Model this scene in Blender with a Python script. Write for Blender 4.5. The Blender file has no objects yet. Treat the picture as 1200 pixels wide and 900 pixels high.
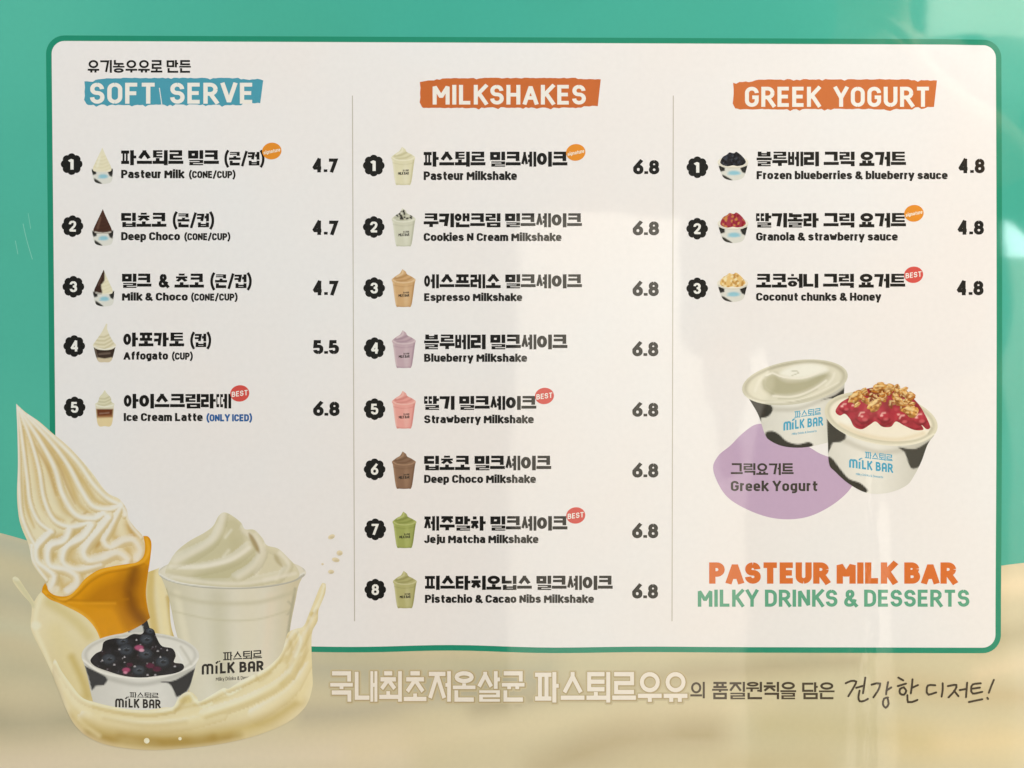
import bpy, math, random
import numpy as np
from mathutils import Vector
from mathutils.geometry import delaunay_2d_cdt

# ------------------------------------------------------------------ camera, world, light
SC = bpy.context.scene
COL = SC.collection
S = 0.0006                 # metres per unit of the poster drawing (the sheet seen is 0.72 m wide)
DIST = 0.75                # lens to poster
cam = bpy.data.objects.new('camera', bpy.data.cameras.new('camera'))
COL.objects.link(cam)
cam.location = (0, -DIST, 0)
cam.rotation_euler = (math.radians(90), 0, 0)
cam.data.sensor_width = 36
cam.data.lens = 36 * DIST / (1200 * S)
cam.data.clip_start = 0.02
cam.data.clip_end = 60
SC.camera = cam

world = bpy.data.worlds.new('World')
SC.world = world
world.use_nodes = True
wb = world.node_tree.nodes['Background']
wb.inputs[0].default_value = (0.90, 0.95, 1.0, 1)
wb.inputs[1].default_value = 0.06

SC.view_settings.view_transform = 'Standard'
SC.view_settings.look = 'None'
SC.view_settings.exposure = 0
SC.view_settings.gamma = 1


def lamp(name, loc, target, size, power, color, size_y=None):
    d = bpy.data.lights.new(name, 'AREA')
    d.energy = power
    d.color = color
    d.size = size
    if size_y:
        d.shape = 'RECTANGLE'
        d.size_y = size_y
    o = bpy.data.objects.new(name, d)
    COL.objects.link(o)
    o.location = loc
    o.rotation_euler = (Vector(target) - Vector(loc)).to_track_quat('-Z', 'Y').to_euler()
    return o


lamp('shop_front_light', (-1.75, -1.55, 1.55), (-0.1, 0, 0), 1.1, 37, (0.84, 0.93, 1.0))
lamp('warm_low_fill', (1.75, -1.45, -0.95), (0.1, 0, -0.12), 0.9, 14, (1.0, 0.86, 0.70))  # warm fill added low at right to tint the poster's lower right
lamp('mirrored_wall_fill', (1.5, -0.75, 2.1), (0.95, -2.2, -0.1), 1.0, 172, (1.0, 0.965, 0.89))  # unseen lamp added to brighten the cream walls and person the film mirrors
lamp('window_light', (1.365, -2.0, 0.478), (0.25, 0, 0.0), 0.20, 1.3, (0.70, 0.94, 1.0), 0.297)

# ------------------------------------------------------------------ helpers
rng = np.random.default_rng(7)
random.seed(7)
LIT = 0.97


def lin(h):
    h = h.lstrip('#')
    c = np.array([int(h[i:i + 2], 16) / 255 for i in (0, 2, 4)])
    return np.where(c <= 0.04045, c / 12.92, ((c + 0.055) / 1.055) ** 2.4)


def ink(h):
    return np.clip(lin(h) / LIT, 0.004, 0.88)


def P(x, y, layer=0.0):
    return ((x - 600) * S, -layer * 0.000008, (450 - y) * S)


MATS = {}


def film_nodes(m, base_socket=None, color=None):
    """printed vinyl under a clear glossy film with shallow ripples"""
    nt = m.node_tree
    N, L = nt.nodes, nt.links
    b = N['Principled BSDF']
    b.inputs['Roughness'].default_value = 0.6
    b.inputs['Specular IOR Level'].default_value = 0.05
    b.inputs['Coat Weight'].default_value = 1.0
    b.inputs['Coat IOR'].default_value = 1.8
    b.inputs['Coat Roughness'].default_value = 0.045
    geo = N.new('ShaderNodeNewGeometry')
    # wide ripples
    mp = N.new('ShaderNodeMapping')
    mp.inputs['Scale'].default_value = (2.6, 1, 1.5)
    L.new(geo.outputs['Position'], mp.inputs['Vector'])
    n1 = N.new('ShaderNodeTexNoise')
    n1.inputs['Scale'].default_value = 3.0
    n1.inputs['Detail'].default_value = 2.0
    L.new(mp.outputs[0], n1.inputs['Vector'])
    # fine orange peel
    n2 = N.new('ShaderNodeTexNoise')
    n2.inputs['Scale'].default_value = 45
    n2.inputs['Detail'].default_value = 2
    L.new(geo.outputs['Position'], n2.inputs['Vector'])
    # the long vertical crease with trapped air right of the middle
    sx = N.new('ShaderNodeSeparateXYZ')
    L.new(geo.outputs['Position'], sx.inputs[0])

    def mth(op, a, bb=None, c=None):
        n = N.new('ShaderNodeMath')
        n.operation = op
        for i, v in enumerate((a, bb, c)):
            if v is None:
                continue
            if isinstance(v, (int, float)):
                n.inputs[i].default_value = v
            else:
                L.new(v, n.inputs[i])
        return n.outputs[0]
    wob = N.new('ShaderNodeTexNoise')
    wob.inputs['Scale'].default_value = 12
    mpw = N.new('ShaderNodeMapping')
    mpw.inputs['Scale'].default_value = (0.0, 0.0, 1.0)
    L.new(geo.outputs['Position'], mpw.inputs['Vector'])
    L.new(mpw.outputs[0], wob.inputs['Vector'])
    cx = mth('ADD', (1016 - 600) * S - 0.006, mth('MULTIPLY', wob.outputs['Fac'], 0.012))
    dx = mth('DIVIDE', mth('SUBTRACT', sx.outputs['X'], cx), 0.005)
    g = mth('POWER', 2.718, mth('MULTIPLY', mth('MULTIPLY', dx, dx), -1.0))
    zr = N.new('ShaderNodeMapRange')
    zr.inputs['From Min'].default_value = (450 - 540) * S
    zr.inputs['From Max'].default_value = (450 - 640) * S
    L.new(sx.outputs['Z'], zr.inputs['Value'])
    n3 = N.new('ShaderNodeTexNoise')
    n3.inputs['Scale'].default_value = 130
    n3.inputs['Detail'].default_value = 1
    mp3 = N.new('ShaderNodeMapping')
    mp3.inputs['Scale'].default_value = (1.6, 1, 0.6)
    L.new(geo.outputs['Position'], mp3.inputs['Vector'])
    L.new(mp3.outputs[0], n3.inputs['Vector'])
    cre = mth('MULTIPLY', mth('MULTIPLY', g, zr.outputs[0]), mth('ADD', n3.outputs['Fac'], 0.2))
    h = mth('ADD', mth('MULTIPLY', n1.outputs['Fac'], 0.0011),
            mth('ADD', mth('MULTIPLY', n2.outputs['Fac'], 0.00001), mth('MULTIPLY', cre, 0.00034)))
    bp = N.new('ShaderNodeBump')
    bp.inputs['Strength'].default_value = 1.0
    bp.inputs['Distance'].default_value = 1.0
    L.new(h, bp.inputs['Height'])
    L.new(bp.outputs[0], b.inputs['Coat Normal'])
    # faint unevenness of the print
    n4 = N.new('ShaderNodeTexNoise')
    n4.inputs['Scale'].default_value = 260
    n4.inputs['Detail'].default_value = 3
    L.new(geo.outputs['Position'], n4.inputs['Vector'])
    r4 = N.new('ShaderNodeMapRange')
    r4.inputs['To Min'].default_value = 0.988
    r4.inputs['To Max'].default_value = 1.012
    r4.inputs['From Min'].default_value = 0.3
    r4.inputs['From Max'].default_value = 0.7
    L.new(n4.outputs['Fac'], r4.inputs['Value'])
    n5 = N.new('ShaderNodeTexNoise')
    n5.inputs['Scale'].default_value = 5.5
    n5.inputs['Detail'].default_value = 3
    L.new(geo.outputs['Position'], n5.inputs['Vector'])
    tint = N.new('ShaderNodeValToRGB')
    tint.color_ramp.elements[0].position = .35
    tint.color_ramp.elements[1].position = .65
    tint.color_ramp.elements[0].color = (.975, .99, 1.0, 1)
    tint.color_ramp.elements[1].color = (1.0, .975, .96, 1)
    L.new(n5.outputs['Fac'], tint.inputs[0])
    vt = N.new('ShaderNodeVectorMath')
    vt.operation = 'MULTIPLY'
    L.new(tint.outputs[0], vt.inputs[1])
    vm = N.new('ShaderNodeVectorMath')
    vm.operation = 'SCALE'
    if base_socket is not None:
        L.new(base_socket, vm.inputs[0])
    else:
        vm.inputs[0].default_value = tuple(color)
    L.new(r4.outputs[0], vm.inputs['Scale'])
    L.new(vm.outputs[0], vt.inputs[0])
    L.new(vt.outputs[0], b.inputs['Base Color'])


def flat(h):
    """one flat printing ink"""
    if h not in MATS:
        m = bpy.data.materials.new('ink_' + h.lstrip('#'))
        m.use_nodes = True
        film_nodes(m, color=ink(h))
        MATS[h] = m
    return MATS[h]


def painted():
    if 'photo' not in MATS:
        m = bpy.data.materials.new('printed_picture')
        m.use_nodes = True
        a = m.node_tree.nodes.new('ShaderNodeAttribute')
        a.attribute_name = 'Col'
        film_nodes(m, base_socket=a.outputs['Color'])
        MATS['photo'] = m
    return MATS['photo']


def link(name, me, parent=None, label=None):
    o = bpy.data.objects.new(name, me)
    COL.objects.link(o)
    if parent is not None:
        o.parent = parent
    if label:
        o['label'] = label
    return o


class MB:
    """collects flat shapes given in drawing units; one mesh object per build"""
    def __init__(self):
        self.v, self.f, self.mi, self.mats = [], [], [], []

    def add(self, pts, faces, mat, layer):
        if mat not in self.mats:
            self.mats.append(mat)
        k = self.mats.index(mat)
        n = len(self.v)
        self.v += [P(x, y, layer) for x, y in pts]
        for f in faces:
            # face the viewer (-Y): clockwise in y-down drawing units is handled by signed area
            a = 0
            for i in range(len(f)):
                x0, y0 = pts[f[i]]
                x1, y1 = pts[f[(i + 1) % len(f)]]
                a += x0 * y1 - x1 * y0
            f = list(f)
            if a > 0:
                f = f[::-1]
            self.f.append([n + i for i in f])
            self.mi.append(k)

    def poly(self, pts, mat, layer):
        v, e, f, *_ = delaunay_2d_cdt([Vector(p) for p in pts], [], [list(range(len(pts)))], 1, 1e-5)
        self.add([tuple(p) for p in v], f, mat, layer)

    def build(self, name, parent=None, label=None):
        me = bpy.data.meshes.new(name)
        me.from_pydata(self.v, [], self.f)
        for m in self.mats:
            me.materials.append(m)
        me.polygons.foreach_set('material_index', self.mi)
        me.update()
        return link(name, me, parent, label)


def union(polys):
    """union of convex polygons -> verts, triangles"""
    def area(p):
        return sum(p[i][0] * p[(i + 1) % len(p)][1] - p[(i + 1) % len(p)][0] * p[i][1] for i in range(len(p))) / 2
    src = []
    for p in polys:
        a = area(p)
        if abs(a) > 1e-6:
            src.append(p if a > 0 else p[::-1])
    total = sum(area(p) for p in src)
    r = random.Random(1)
    for amp in (0, .004, .008, .012, .02, .03):
        V, F = [], []
        for p in src:
            n = len(V)
            V += [Vector((q[0] + r.uniform(-amp, amp), q[1] + r.uniform(-amp, amp))) for q in p]
            F.append(list(range(n, n + len(p))))
        v, e, f, ov, oe, of = delaunay_2d_cdt(V, [], F, 0, 1e-5)
        v = [tuple(q) for q in v]
        tri = [t for t, o in zip(f, of) if o]
        got = sum(abs(area([v[i] for i in t])) for t in tri)
        if total * .4 < got < total * 1.01:
            break
    return v, tri


def ribbon(pts, hw, closed=False):
    """convex pieces of a mitred stroke"""
    pts = [np.array(p, float) for p in pts]
    out = []
    n = len(pts)
    segs = [(i, (i + 1) % n) for i in range(n if closed else n - 1)]
    nor = {}
    for i, j in segs:
        d = pts[j] - pts[i]
        l = np.hypot(*d)
        if l < 1e-9:
            continue
        d = d / l
        q = np.array([-d[1], d[0]])
        nor[i] = (d, q)
        out.append([tuple(pts[i] + q * hw), tuple(pts[i] - q * hw), tuple(pts[j] - q * hw), tuple(pts[j] + q * hw)])
    rng_j = range(n) if closed else range(1, n - 1)
    for j in rng_j:
        a, b = nor.get((j - 1) % n), nor.get(j)
        if a is None or b is None:
            continue
        cr = a[0][0] * b[0][1] - a[0][1] * b[0][0]
        if abs(cr) < 1e-4:
            continue
        s = -1 if cr > 0 else 1
        p0, p1 = pts[j] + s * a[1] * hw, pts[j] + s * b[1] * hw
        mid = a[1] + b[1]
        l = np.hypot(*mid)
        ml = 2 / max(l, 1e-6)
        if ml < 1.9:
            tip = pts[j] + s * mid / l * hw * ml
            out.append([tuple(pts[j]), tuple(p0), tuple(tip), tuple(p1)])
        else:
            out.append([tuple(pts[j]), tuple(p0), tuple(p1)])
    return out


def fillet(pts, closed=False):
    """points (x, y[, radius]) -> polyline with rounded corners"""
    out = []
    n = len(pts)
    for i, p in enumerate(pts):
        r = p[2] if len(p) > 2 else 0
        q = np.array(p[:2], float)
        if r <= 0 or (not closed and i in (0, n - 1)):
            out.append(tuple(q))
            continue
        a = np.array(pts[(i - 1) % n][:2], float) - q
        b = np.array(pts[(i + 1) % n][:2], float) - q
        la, lb = np.hypot(*a), np.hypot(*b)
        ra, rb = min(r, la * 0.5 if len(pts[(i - 1) % n]) > 2 else la), min(r, lb * 0.5 if len(pts[(i + 1) % n]) > 2 else lb)
        A, B = q + a / la * ra, q + b / lb * rb
        for t in np.linspace(0, 1, 7):
            # quarter-ellipse like blend
            c = (math.sin(t * math.pi / 2), math.cos(t * math.pi / 2))
            out.append(tuple(q + (A - q) * (1 - c[0]) + (B - q) * (1 - c[1])))
    return out


def ell(cx, cy, rx, ry, n=22, rot=0.0):
    c, s = math.cos(rot), math.sin(rot)
    return [(cx + rx * math.cos(t) * c - ry * math.sin(t) * s, cy + rx * math.cos(t) * s + ry * math.sin(t) * c)
            for t in np.linspace(0, 2 * math.pi, n, endpoint=False)]


# ------------------------------------------------------------------ lettering: Latin strokes (y up, capitals 1 high)
def O_(w, y0, y1, r):
    return ([(0, y0, r), (w, y0, r), (w, y1, r), (0, y1, r)], True)


GL = {
    'α': (.54, [([(0, 0), (0, 1, .24), (.54, 1, .24), (.54, 0)], 0), ([(0, .4), (.54, .4)], 0)]),
    'A': (.62, [([(0, 0), (.31, 1), (.62, 0)], 0), ([(.12, .3), (.5, .3)], 0)]),
    'B': (.54, [([(0, 0), (0, 1), (.48, 1, .24), (.48, .53, .24), (0, .53)], 0), ([(0, .53), (.54, .53, .26), (.54, 0, .26), (0, 0)], 0)]),
    'C': (.54, [([(.54, .7), (.54, 1, .27), (0, 1, .27), (0, 0, .27), (.54, 0, .27), (.54, .3)], 0)]),
    'D': (.55, [([(0, 0), (0, 1), (.55, 1, .32), (.55, 0, .32)], 1)]),
    'E': (.46, [([(.46, 1), (0, 1), (0, 0), (.46, 0)], 0), ([(0, .51), (.41, .51)], 0)]),
    'F': (.45, [([(.45, 1), (0, 1), (0, 0)], 0), ([(0, .5), (.4, .5)], 0)]),
    'G': (.55, [([(.55, .73), (.55, 1, .27), (0, 1, .27), (0, 0, .27), (.55, 0, .27), (.55, .47), (.3, .47)], 0)]),
    'H': (.55, [([(0, 0), (0, 1)], 0), ([(.55, 0), (.55, 1)], 0), ([(0, .5), (.55, .5)], 0)]),
    'I': (0, [([(0, 0), (0, 1)], 0)]),
    'J': (.4, [([(.4, 1), (.4, 0, .2), (0, 0, .2), (0, .27)], 0)]),
    'K': (.54, [([(0, 0), (0, 1)], 0), ([(.52, 1), (.02, .42)], 0), ([(.17, .6), (.54, 0)], 0)]),
    'L': (.45, [([(0, 1), (0, 0), (.45, 0)], 0)]),
    'M': (.72, [([(0, 0), (0, 1), (.36, .36), (.72, 1), (.72, 0)], 0)]),
    'N': (.56, [([(0, 0), (0, 1), (.56, 0), (.56, 1)], 0)]),
    'O': (.56, [O_(.56, 0, 1, .28)]),
    'P': (.52, [([(0, 0), (0, 1), (.52, 1, .27), (.52, .44, .27), (0, .44)], 0)]),
    'R': (.54, [([(0, 0), (0, 1), (.52, 1, .27), (.52, .46, .27), (0, .46)], 0), ([(.26, .46), (.56, 0)], 0)]),
    'S': (.53, [([(.51, .74), (.51, 1, .26), (.01, 1, .26), (.01, .53, .2), (.53, .5, .22), (.53, 0, .26), (0, 0, .26), (0, .26)], 0)]),
    'T': (.54, [([(0, 1), (.54, 1)], 0), ([(.27, 1), (.27, 0)], 0)]),
    'U': (.55, [([(0, 1), (0, 0, .28), (.55, 0, .28), (.55, 1)], 0)]),
    'V': (.62, [([(0, 1), (.31, 0), (.62, 1)], 0)]),
    'Y': (.58, [([(0, 1), (.29, .44), (.58, 1)], 0), ([(.29, .46), (.29, 0)], 0)]),
    'a': (.42, [([(.02, .58), (.02, .71, .15), (.42, .71, .18), (.42, 0)], 0), ([(.42, .41), (0, .41, .18), (0, 0, .18), (.42, 0)], 0)]),
    'b': (.44, [([(0, 1.03), (0, 0)], 0), ([(0, 0), (.44, 0, .2), (.44, .71, .2), (0, .71)], 1)]),
    'c': (.4, [([(.4, .53), (.4, .71, .2), (0, .71, .2), (0, 0, .2), (.4, 0, .2), (.4, .18)], 0)]),
    'e': (.43, [([(0, .34), (.43, .34), (.43, .71, .21), (0, .71, .21), (0, 0, .21), (.43, 0, .17), (.43, .1)], 0)]),
    'f': (.27, [([(.4, 1.02), (.14, 1.02, .14), (.14, 0)], 0), ([(-.06, .69), (.40, .69)], 0)]),
    'g': (.44, [O_(.44, .02, .71, .2), ([(.44, .71), (.44, -.26, .2), (.03, -.26)], 0)]),
    'h': (.43, [([(0, 0), (0, 1.03)], 0), ([(0, .71), (.43, .71, .2), (.43, 0)], 0)]),
    'i': (0, [([(0, 0), (0, .76)], 0), ([(0, .95), (0, 1.1)], 0)]),
    'j': (.06, [([(.1, .76), (.1, -.26, .13), (-.08, -.26)], 0), ([(.1, .95), (.1, 1.1)], 0)]),
    'k': (.43, [([(0, 0), (0, 1.03)], 0), ([(.42, .74), (.03, .27)], 0), ([(.15, .44), (.45, 0)], 0)]),
    'l': (0, [([(0, 0), (0, 1.05)], 0)]),
    'm': (.76, [([(0, 0), (0, .71), (.38, .71, .17), (.38, 0)], 0), ([(.3, .71), (.76, .71, .17), (.76, 0)], 0)]),
    'n': (.43, [([(0, 0), (0, .71), (.43, .71, .2), (.43, 0)], 0)]),
    'o': (.45, [O_(.45, 0, .71, .22)]),
    'p': (.44, [([(0, -.3), (0, .71)], 0), ([(0, 0), (.44, 0, .2), (.44, .71, .2), (0, .71)], 1)]),
    'r': (.18, [([(0, 0), (0, .74)], 0), ([(0, .45), (0, .71, .17), (.27, .71)], 0)]),
    's': (.4, [([(.38, .54), (.38, .71, .17), (.01, .71, .17), (.01, .38, .15), (.4, .35, .15), (.4, 0, .17), (0, 0, .17), (0, .17)], 0)]),
    't': (.29, [([(.14, .95), (.14, 0, .14), (.38, 0)], 0), ([(-.06, .69), (.42, .69)], 0)]),
    'u': (.43, [([(0, .74), (0, 0, .2), (.43, 0)], 0), ([(.43, .74), (.43, 0)], 0)]),
    'w': (.66, [([(0, .74), (.17, 0), (.33, .66), (.49, 0), (.66, .74)], 0)]),
    'y': (.46, [([(0, .74), (.23, .04)], 0), ([(.46, .74), (.17, -.28)], 0)]),
    'z': (.4, [([(0, .71), (.4, .71), (0, 0), (.4, 0)], 0)]),
    '0': (.52, [O_(.52, 0, 1, .26)]),
    '1': (.24, [([(0, .82), (.24, 1), (.24, 0)], 0)]),
    '2': (.5, [([(0, .72), (0, 1, .25), (.5, 1, .25), (.5, .58, .2), (0, 0), (.52, 0)], 0)]),
    '3': (.5, [([(0, .76), (0, 1, .25), (.48, 1, .25), (.48, .53, .2), (.2, .53)], 0), ([(.2, .53), (.5, .53, .24), (.5, 0, .25), (0, 0, .25), (0, .25)], 0)]),
    '4': (.62, [([(.44, 0), (.44, 1)], 0), ([(.40, 1), (0, .25), (.63, .25)], 0)]),
    '5': (.5, [([(.46, 1), (.04, 1), (.01, .56), (.5, .6, .24), (.5, 0, .26), (0, 0, .25), (0, .24)], 0)]),
    '6': (.52, [O_(.52, 0, .58, .25), ([(.42, 1), (.0, .45), (0, .3)], 0)]),
    '7': (.5, [([(0, 1), (.5, 1), (.17, 0)], 0)]),
    '8': (.52, [([(.03, .53, .2), (.49, .53, .2), (.49, 1, .23), (.03, 1, .23)], 1), ([(0, 0, .25), (.52, 0, .25), (.52, .53, .25), (0, .53, .25)], 1)]),
    '.': (0, [([(0, -.12), (0, .13)], 0)]),
    '!': (0, [([(0, .3), (0, 1)], 0), ([(0, -.1), (0, .1)], 0)]),
    '&': (.64, [([(.64, 0), (.1, .68), (.1, 1, .17), (.44, 1, .17), (.44, .66, .12), (0, .4, .18), (0, 0, .2), (.46, 0, .2), (.6, .42)], 0)]),
    '(': (.16, [([(.18, 1.15), (0, .85, .3), (0, .1, .3), (.18, -.2)], 0)]),
    ')': (.16, [([(0, 1.15), (.18, .85, .3), (.18, .1, .3), (0, -.2)], 0)]),
    '/': (.36, [([(0, -.1), (.36, 1.08)], 0)]),
}


def latin_polys(ch, wt):
    w, strokes = GL[ch]
    out = []
    for pts, closed in strokes:
        pts = [tuple(p) for p in pts]
        if not closed and ch not in '.!':
            for i, j in ((0, 1), (-1, -2)):
                ex, ey = pts[i][:2]
                dx, dy = ex - pts[j][0], ey - pts[j][1]
                l = math.hypot(dx, dy)
                k = 0
                if abs(dy) > .8 * abs(dx) and ((ey <= .01 and dy < 0) or (ey >= .69 and dy > 0)):
                    k = wt / 2 / (abs(dy) / l)
                elif abs(dx) > 2 * abs(dy) and ch in 'EFLTz27':
                    k = wt * .3
                pts[i] = (ex + dx / l * k, ey + dy / l * k)
        out += ribbon(fillet(pts, bool(closed)), wt / 2, bool(closed))
    return w, out


# ------------------------------------------------------------------ lettering: Hangul from its letters (y down, cell 1 x 1)
INI = 'ㄱㄲㄴㄷㄸㄹㅁㅂㅃㅅㅆㅇㅈㅉㅊㅋㅌㅍㅎ'
VOW = 'ㅏㅐㅑㅒㅓㅔㅕㅖㅗㅘㅙㅚㅛㅜㅝㅞㅟㅠㅡㅢㅣ'
FIN = ['', 'ㄱ', 'ㄲ', 'ㄳ', 'ㄴ', 'ㄵ', 'ㄶ', 'ㄷ', 'ㄹ', 'ㄺ', 'ㄻ', 'ㄼ', 'ㄽ', 'ㄾ', 'ㄿ', 'ㅀ', 'ㅁ', 'ㅂ', 'ㅄ', 'ㅅ', 'ㅆ', 'ㅇ', 'ㅈ', 'ㅊ', 'ㅋ', 'ㅌ', 'ㅍ', 'ㅎ']
NH = {'ㄹ': 3, 'ㄷ': 2, 'ㅌ': 3, 'ㅂ': 2.4, 'ㅁ': 2, 'ㅍ': 2, 'ㅎ': 3.9, 'ㅊ': 3.0, 'ㅋ': 2.55, 'ㅇ': 2, 'ㄸ': 2, 'ㄱ': 1.4, 'ㄴ': 1.3, 'ㅈ': 2, 'ㅅ': 1.3}


def consonant(j, x0, y0, x1, y1, tv, th, slant=False):
    """convex pieces of one letter filling the box"""
    if j == 'ㄸ' or j == 'ㄲ':
        m = (x0 + x1) / 2
        base = {'ㄸ': 'ㄷ', 'ㄲ': 'ㄱ'}[j]
        g = tv * .14
        return consonant(base, x0, y0, m - g, y1, tv * .82, th) + consonant(base, m + g, y0, x1, y1, tv * .82, th)
    h = y1 - y0
    n = NH.get(j, 2)
    th = min(th, h / (2 * n - 1) * 1.16)
    tv = min(tv, (x1 - x0) / 2.6)
    k = tv / th                       # draw in a space where both weights are equal
    hw = tv / 2
    a0, a1 = x0 + hw, x1 - hw
    b0, b1 = (y0 + th / 2) * k, (y1 - th / 2) * k
    m = (b0 + b1) / 2
    mx = (a0 + a1) / 2
    st, extra = [], []
    if j == 'ㄱ':
        st = [([(x0, b0), (a1, b0), (a1 - (.30 * (a1 - a0) if slant else 0), y1 * k)], 0)]
    elif j == 'ㄴ':
        st = [([(a0, y0 * k), (a0, b1), (x1, b1)], 0)]
    elif j == 'ㄷ':
        st = [([(x1, b0), (a0, b0), (a0, b1), (x1, b1)], 0)]
    elif j == 'ㄹ':
        st = [([(x0, b0), (a1, b0), (a1, m), (a0, m), (a0, b1), (x1, b1)], 0)]
    elif j == 'ㅁ':
        st = [([(a0, b0), (a1, b0), (a1, b1), (a0, b1)], 1)]
    elif j == 'ㅂ':
        st = [([(a0, y0 * k), (a0, b1), (a1, b1), (a1, y0 * k)], 0), ([(a0, b0 + .42 * (b1 - b0)), (a1, b0 + .42 * (b1 - b0))], 0)]
    elif j in 'ㅅㅈㅊ':
        t = y0 * k
        if j == 'ㅊ':
            st.append(([(mx - .26 * (a1 - a0) - hw * .4, b0), (mx + .26 * (a1 - a0) + hw * .4, b0)], 0))
            t = b0 + tv * 1.42
        if j != 'ㅅ':
            yy = t + (hw if j == 'ㅈ' else 0)
            st.append(([(x0 + .03 * (x1 - x0), yy), (x1 - .03 * (x1 - x0), yy)], 0))
            t = yy
        e = b1 + hw * .15
        q = .22 if j == 'ㅅ' else .05
        st.append(([(mx, t), (mx, t + (b1 - t) * q), (a0 - hw * .1, e)], 0))
        st.append(([(mx, t + (b1 - t) * q), (a1 + hw * .1, e)], 0))
    elif j == 'ㅇ':
        st = [(ell(mx, m, a1 - mx, b1 - m, 22), 1)]
    elif j == 'ㅋ':
        st = [([(x0, b0), (a1, b0), (a1 - (.26 * (a1 - a0) if slant else 0), y1 * k)], 0), ([(x0, b0 + .52 * (y1 * k - b0)), (a1 - (.1 * (a1 - a0) if slant else 0), b0 + .52 * (y1 * k - b0))], 0)]
    elif j == 'ㅌ':
        st = [([(x1, b0), (a0, b0), (a0, b1), (x1, b1)], 0), ([(a0, m), (x1, m)], 0)]
    elif j == 'ㅍ':
        st = [([(x0, b0), (x1, b0)], 0), ([(x0, b1), (x1, b1)], 0)]
        lw = min(tv, (x1 - x0) * .24)
        for u in (.30, .70):
            ux = x0 + u * (x1 - x0)
            extra.append([(ux - lw / 2, b0), (ux + lw / 2, b0), (ux + lw / 2, b1), (ux - lw / 2, b1)])
    elif j == 'ㅎ':
        st = [([(mx - .22 * (a1 - a0), b0), (mx + .22 * (a1 - a0), b0)], 0), ([(x0, b0 + tv * 1.6), (x1, b0 + tv * 1.6)], 0),
              (ell(mx, (b0 + tv * 3.1 + b1) / 2, (a1 - a0) * .44, (b1 - b0 - tv * 3.1) / 2, 20), 1)]
    out = list(extra)
    for p, c in st:
        out += ribbon(p, hw, bool(c))
    return [[(x, y / k) for x, y in q] for q in out]


def bar(x0, y0, x1, y1):
    return [(x0, y0), (x1, y0), (x1, y1), (x0, y1)]


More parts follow.
